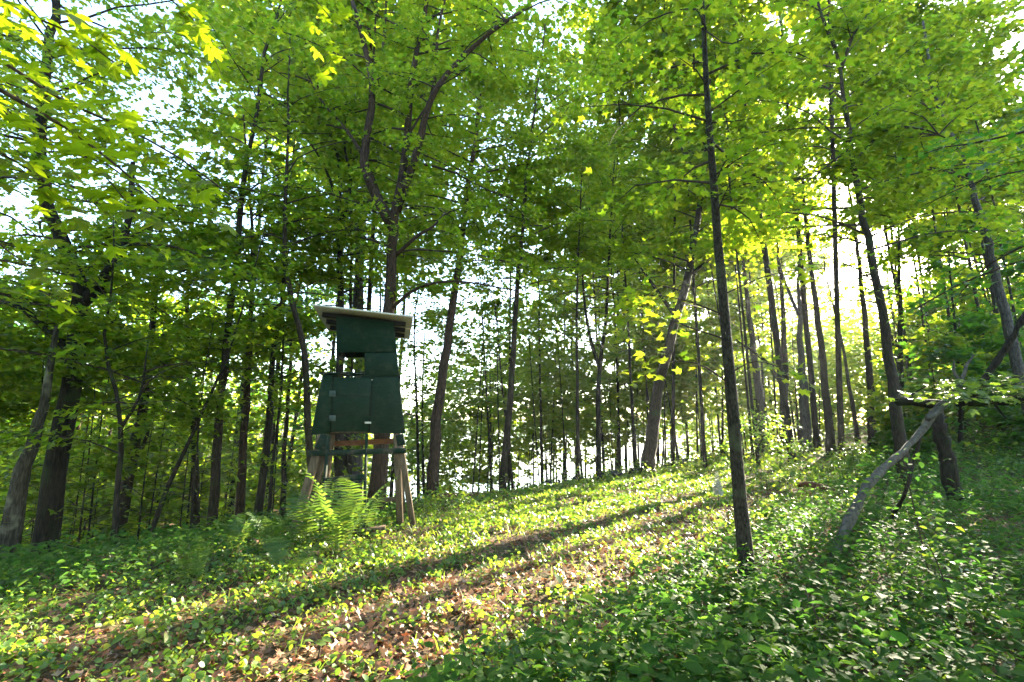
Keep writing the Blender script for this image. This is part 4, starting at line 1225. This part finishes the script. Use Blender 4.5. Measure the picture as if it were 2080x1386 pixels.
# ------------------------------------------------------------------ near maple bough at the upper left, leaf by leaf
MAPLE_OUT = [(0, 0), (-.10, .02), (-.30, -.06), (-.34, .05), (-.46, .10), (-.30, .20), (-.22, .27), (-.38, .34), (-.58, .40), (-.54, .50), (-.66, .62), (-.46, .62), (-.38, .70), (-.24, .60), (-.15, .62),
             (-.20, .76), (-.13, .84), (-.12, .94), (0, 1.10)]
def maple_leaf_mesh(seed, curl, mat=None):
    rng = np.random.default_rng(seed)
    out = MAPLE_OUT + [(-x, y) for x, y in MAPLE_OUT[-2:0:-1]]
    v = [(0, .33, .0)] + [(x + rng.normal(0, .012), y + rng.normal(0, .012), -curl * (x * x * 1.2 + (y - .3) ** 2 * .6) + rng.normal(0, .015)) for x, y in out]
    n = len(out)
    f = [[0, i, i % n + 1] for i in range(1, n + 1)]
    # petiole
    b = len(v)
    v += [(-.010, 0, 0), (.010, 0, 0), (.008, -.55, .08), (-.008, -.55, .08)]
    f += [[b, b + 1, b + 2, b + 3]]
    return new_mesh('leaf', np.array(v), f, False, mat or M['leaf_near'])
def near_bough(label, stems, n_leaf, seed, size=(.075, .125), name='maple_bough', mat=None):
    rng = np.random.default_rng(seed)
    base = P(*stems[0]['pts'][0], stems[0]['Y'][0])
    root = empty(name, base, label, 'branch')
    ms = [maple_leaf_mesh(s, c, mat) for s, c in ((1, .25), (2, .45), (3, .1), (4, .6))]
    paths = []
    for s in stems:
        m = len(s['pts'])
        lp = smooth_path([P(x, y, s['Y'][0] + (s['Y'][1] - s['Y'][0]) * i / (m - 1)) for i, (x, y) in enumerate(s['pts'])], 14)
        tb = Tubes(); tb.add(lp, np.linspace(s['r'], s['r'] * .3, 14), 6)
        tb.build('stem', M['twig'], root, base)
        paths.append((lp, s.get('wt', 1.0), s.get('spread', .22)))
    wt = np.array([p[1] for p in paths]); wt = wt / wt.sum()
    for k in range(n_leaf):
        lp, _, spd = paths[rng.choice(len(paths), p=wt)]
        i = min(12, int(13 * (rng.random() ** .8))); f = rng.random()
        q = lp[i] * (1 - f) + lp[i + 1] * f
        d = lp[i + 1] - lp[i]; d /= np.linalg.norm(d)
        side = np.cross(d, (0, 0, 1)); side /= np.linalg.norm(side)
        s = rng.normal(0, 1)
        p = q + side * s * spd + np.array([0, 0, -abs(s) * spd * .25 + rng.normal(0, .05)]) + d * abs(s) * spd * .4
        head = d * .75 + side * np.sign(s) * .5 + rng.normal(0, .3, 3) + np.array([0, 0, -.45])
        nz = np.array([rng.normal(0, .35), rng.normal(0, .35) - .25, 1.0])
        nz /= np.linalg.norm(nz)
        Yv = head - nz * (head @ nz); Yv /= np.linalg.norm(Yv)
        Xv = np.cross(Yv, nz)
        o = link('leaf', ms[rng.integers(4)], root)
        sc = size[0] + (size[1] - size[0]) * rng.random()
        from mathutils import Matrix
        mt = Matrix([(Xv[0], Yv[0], nz[0]), (Xv[1], Yv[1], nz[1]), (Xv[2], Yv[2], nz[2])])
        o.rotation_euler = mt.to_euler()
        o.location = tuple(p - base)
        o.scale = (sc, sc, sc)
near_bough('near maple bough with large backlit leaves hanging in from the upper left', [
    dict(pts=[(-260, -20), (-80, 80), (0, 122), (120, 200), (230, 250), (350, 312), (500, 420)], Y=(2.2, 2.5), r=.012, wt=1.5),
    dict(pts=[(-240, 60), (-80, 140), (0, 183), (100, 240), (150, 270), (235, 335), (330, 420)], Y=(1.9, 2.2), r=.013, wt=1.4),
    dict(pts=[(-200, -120), (-60, -40), (60, 30), (160, 75), (240, 135)], Y=(2.0, 2.3), r=.009, wt=.9),
    dict(pts=[(-220, 100), (-80, 180), (0, 225), (100, 285), (190, 335), (290, 450)], Y=(2.3, 2.5), r=.009, wt=1.1),
    dict(pts=[(-200, 220), (-60, 270), (0, 310), (80, 360), (150, 430)], Y=(2.1, 2.3), r=.008, wt=.8),
    dict(pts=[(-160, 420), (-40, 470), (30, 520), (90, 560)], Y=(2.3, 2.5), r=.007, wt=.4)], 290, 71)
near_bough('thin maple twig with green leaves hanging in at the top, left of centre', [
    dict(pts=[(240, -160), (330, -20), (400, 50), (450, 150)], Y=(3.0, 3.2), r=.008, wt=1, spread=.25),
    dict(pts=[(560, -180), (600, -60), (650, 10), (690, 60)], Y=(3.0, 3.3), r=.007, wt=.7, spread=.18)], 90, 72)
print('objects', len(bpy.data.objects))

near_bough('leafy hazel bough with pale glinting leaves spread along the fallen trunk', [
    dict(pts=[(2300, 760), (2150, 775), (2080, 780), (1960, 790), (1850, 806)], Y=(YH - .3, YH - .35), r=.012, wt=1.4, spread=.22),
    dict(pts=[(2200, 740), (2080, 765), (1990, 768), (1900, 780)], Y=(YH - .2, YH - .15), r=.008, wt=1.0, spread=.22),
    dict(pts=[(2250, 800), (2120, 800), (2040, 805), (1940, 812)], Y=(YH - .4, YH - .5), r=.008, wt=.8, spread=.2)], 295, 73, (.075, .13), 'hazel_bough', M['herb'])

# look-alike neighbours are told apart by their order from the left
def order_labels():
    same = {}
    for root, b, d in TREES:
        same.setdefault(root['label'], []).append((b[0] / b[1], root))
    for lab, mem in same.items():
        n = len(mem)
        if n < 2: continue
        mem.sort(key=lambda q: q[0])
        nn = {2: 'two', 3: 'three', 4: 'four', 5: 'five', 6: 'six'}.get(n, 'several')
        for i, (_, r) in enumerate(mem):
            pos = 'leftmost' if i == 0 else ('rightmost' if i == n - 1 else ('middle' if n == 3 else ('second', 'third', 'fourth', 'fifth')[i - 1] + ' from left'))
            r['label'] = f'{pos} of {nn}: {lab}'.replace(':', '')
order_labels()

# ------------------------------------------------------------------ air
def haze():
    x0, x1, y0, y1, z0, z1 = -902, 902, -894, 914, -14.0, 38.5
    zs = [v for v in (z0, z1)]
    V = np.array([(x, y, z) for z in zs for x, y in ((x0, y0), (x1, y0), (x1, y1), (x0, y1))], float)
    F = [[3, 2, 1, 0], [4, 5, 6, 7], [0, 1, 5, 4], [1, 2, 6, 5], [2, 3, 7, 6], [3, 0, 4, 7]]
    m, nt, out = mat_new('forest_air')
    v = nt.nodes.new('ShaderNodeVolumePrincipled')
    v.inputs['Color'].default_value = (.92, .95, 1, 1)
    v.inputs['Density'].default_value = 0.0004
    v.inputs['Anisotropy'].default_value = 0.35
    nt.links.new(v.outputs[0], out.inputs['Volume'])
    o = link('haze', new_mesh('haze', V, F, False, m))
    o['kind'] = 'stuff'
    tag(o, 'thin morning haze hanging in the wood', 'haze')
haze()
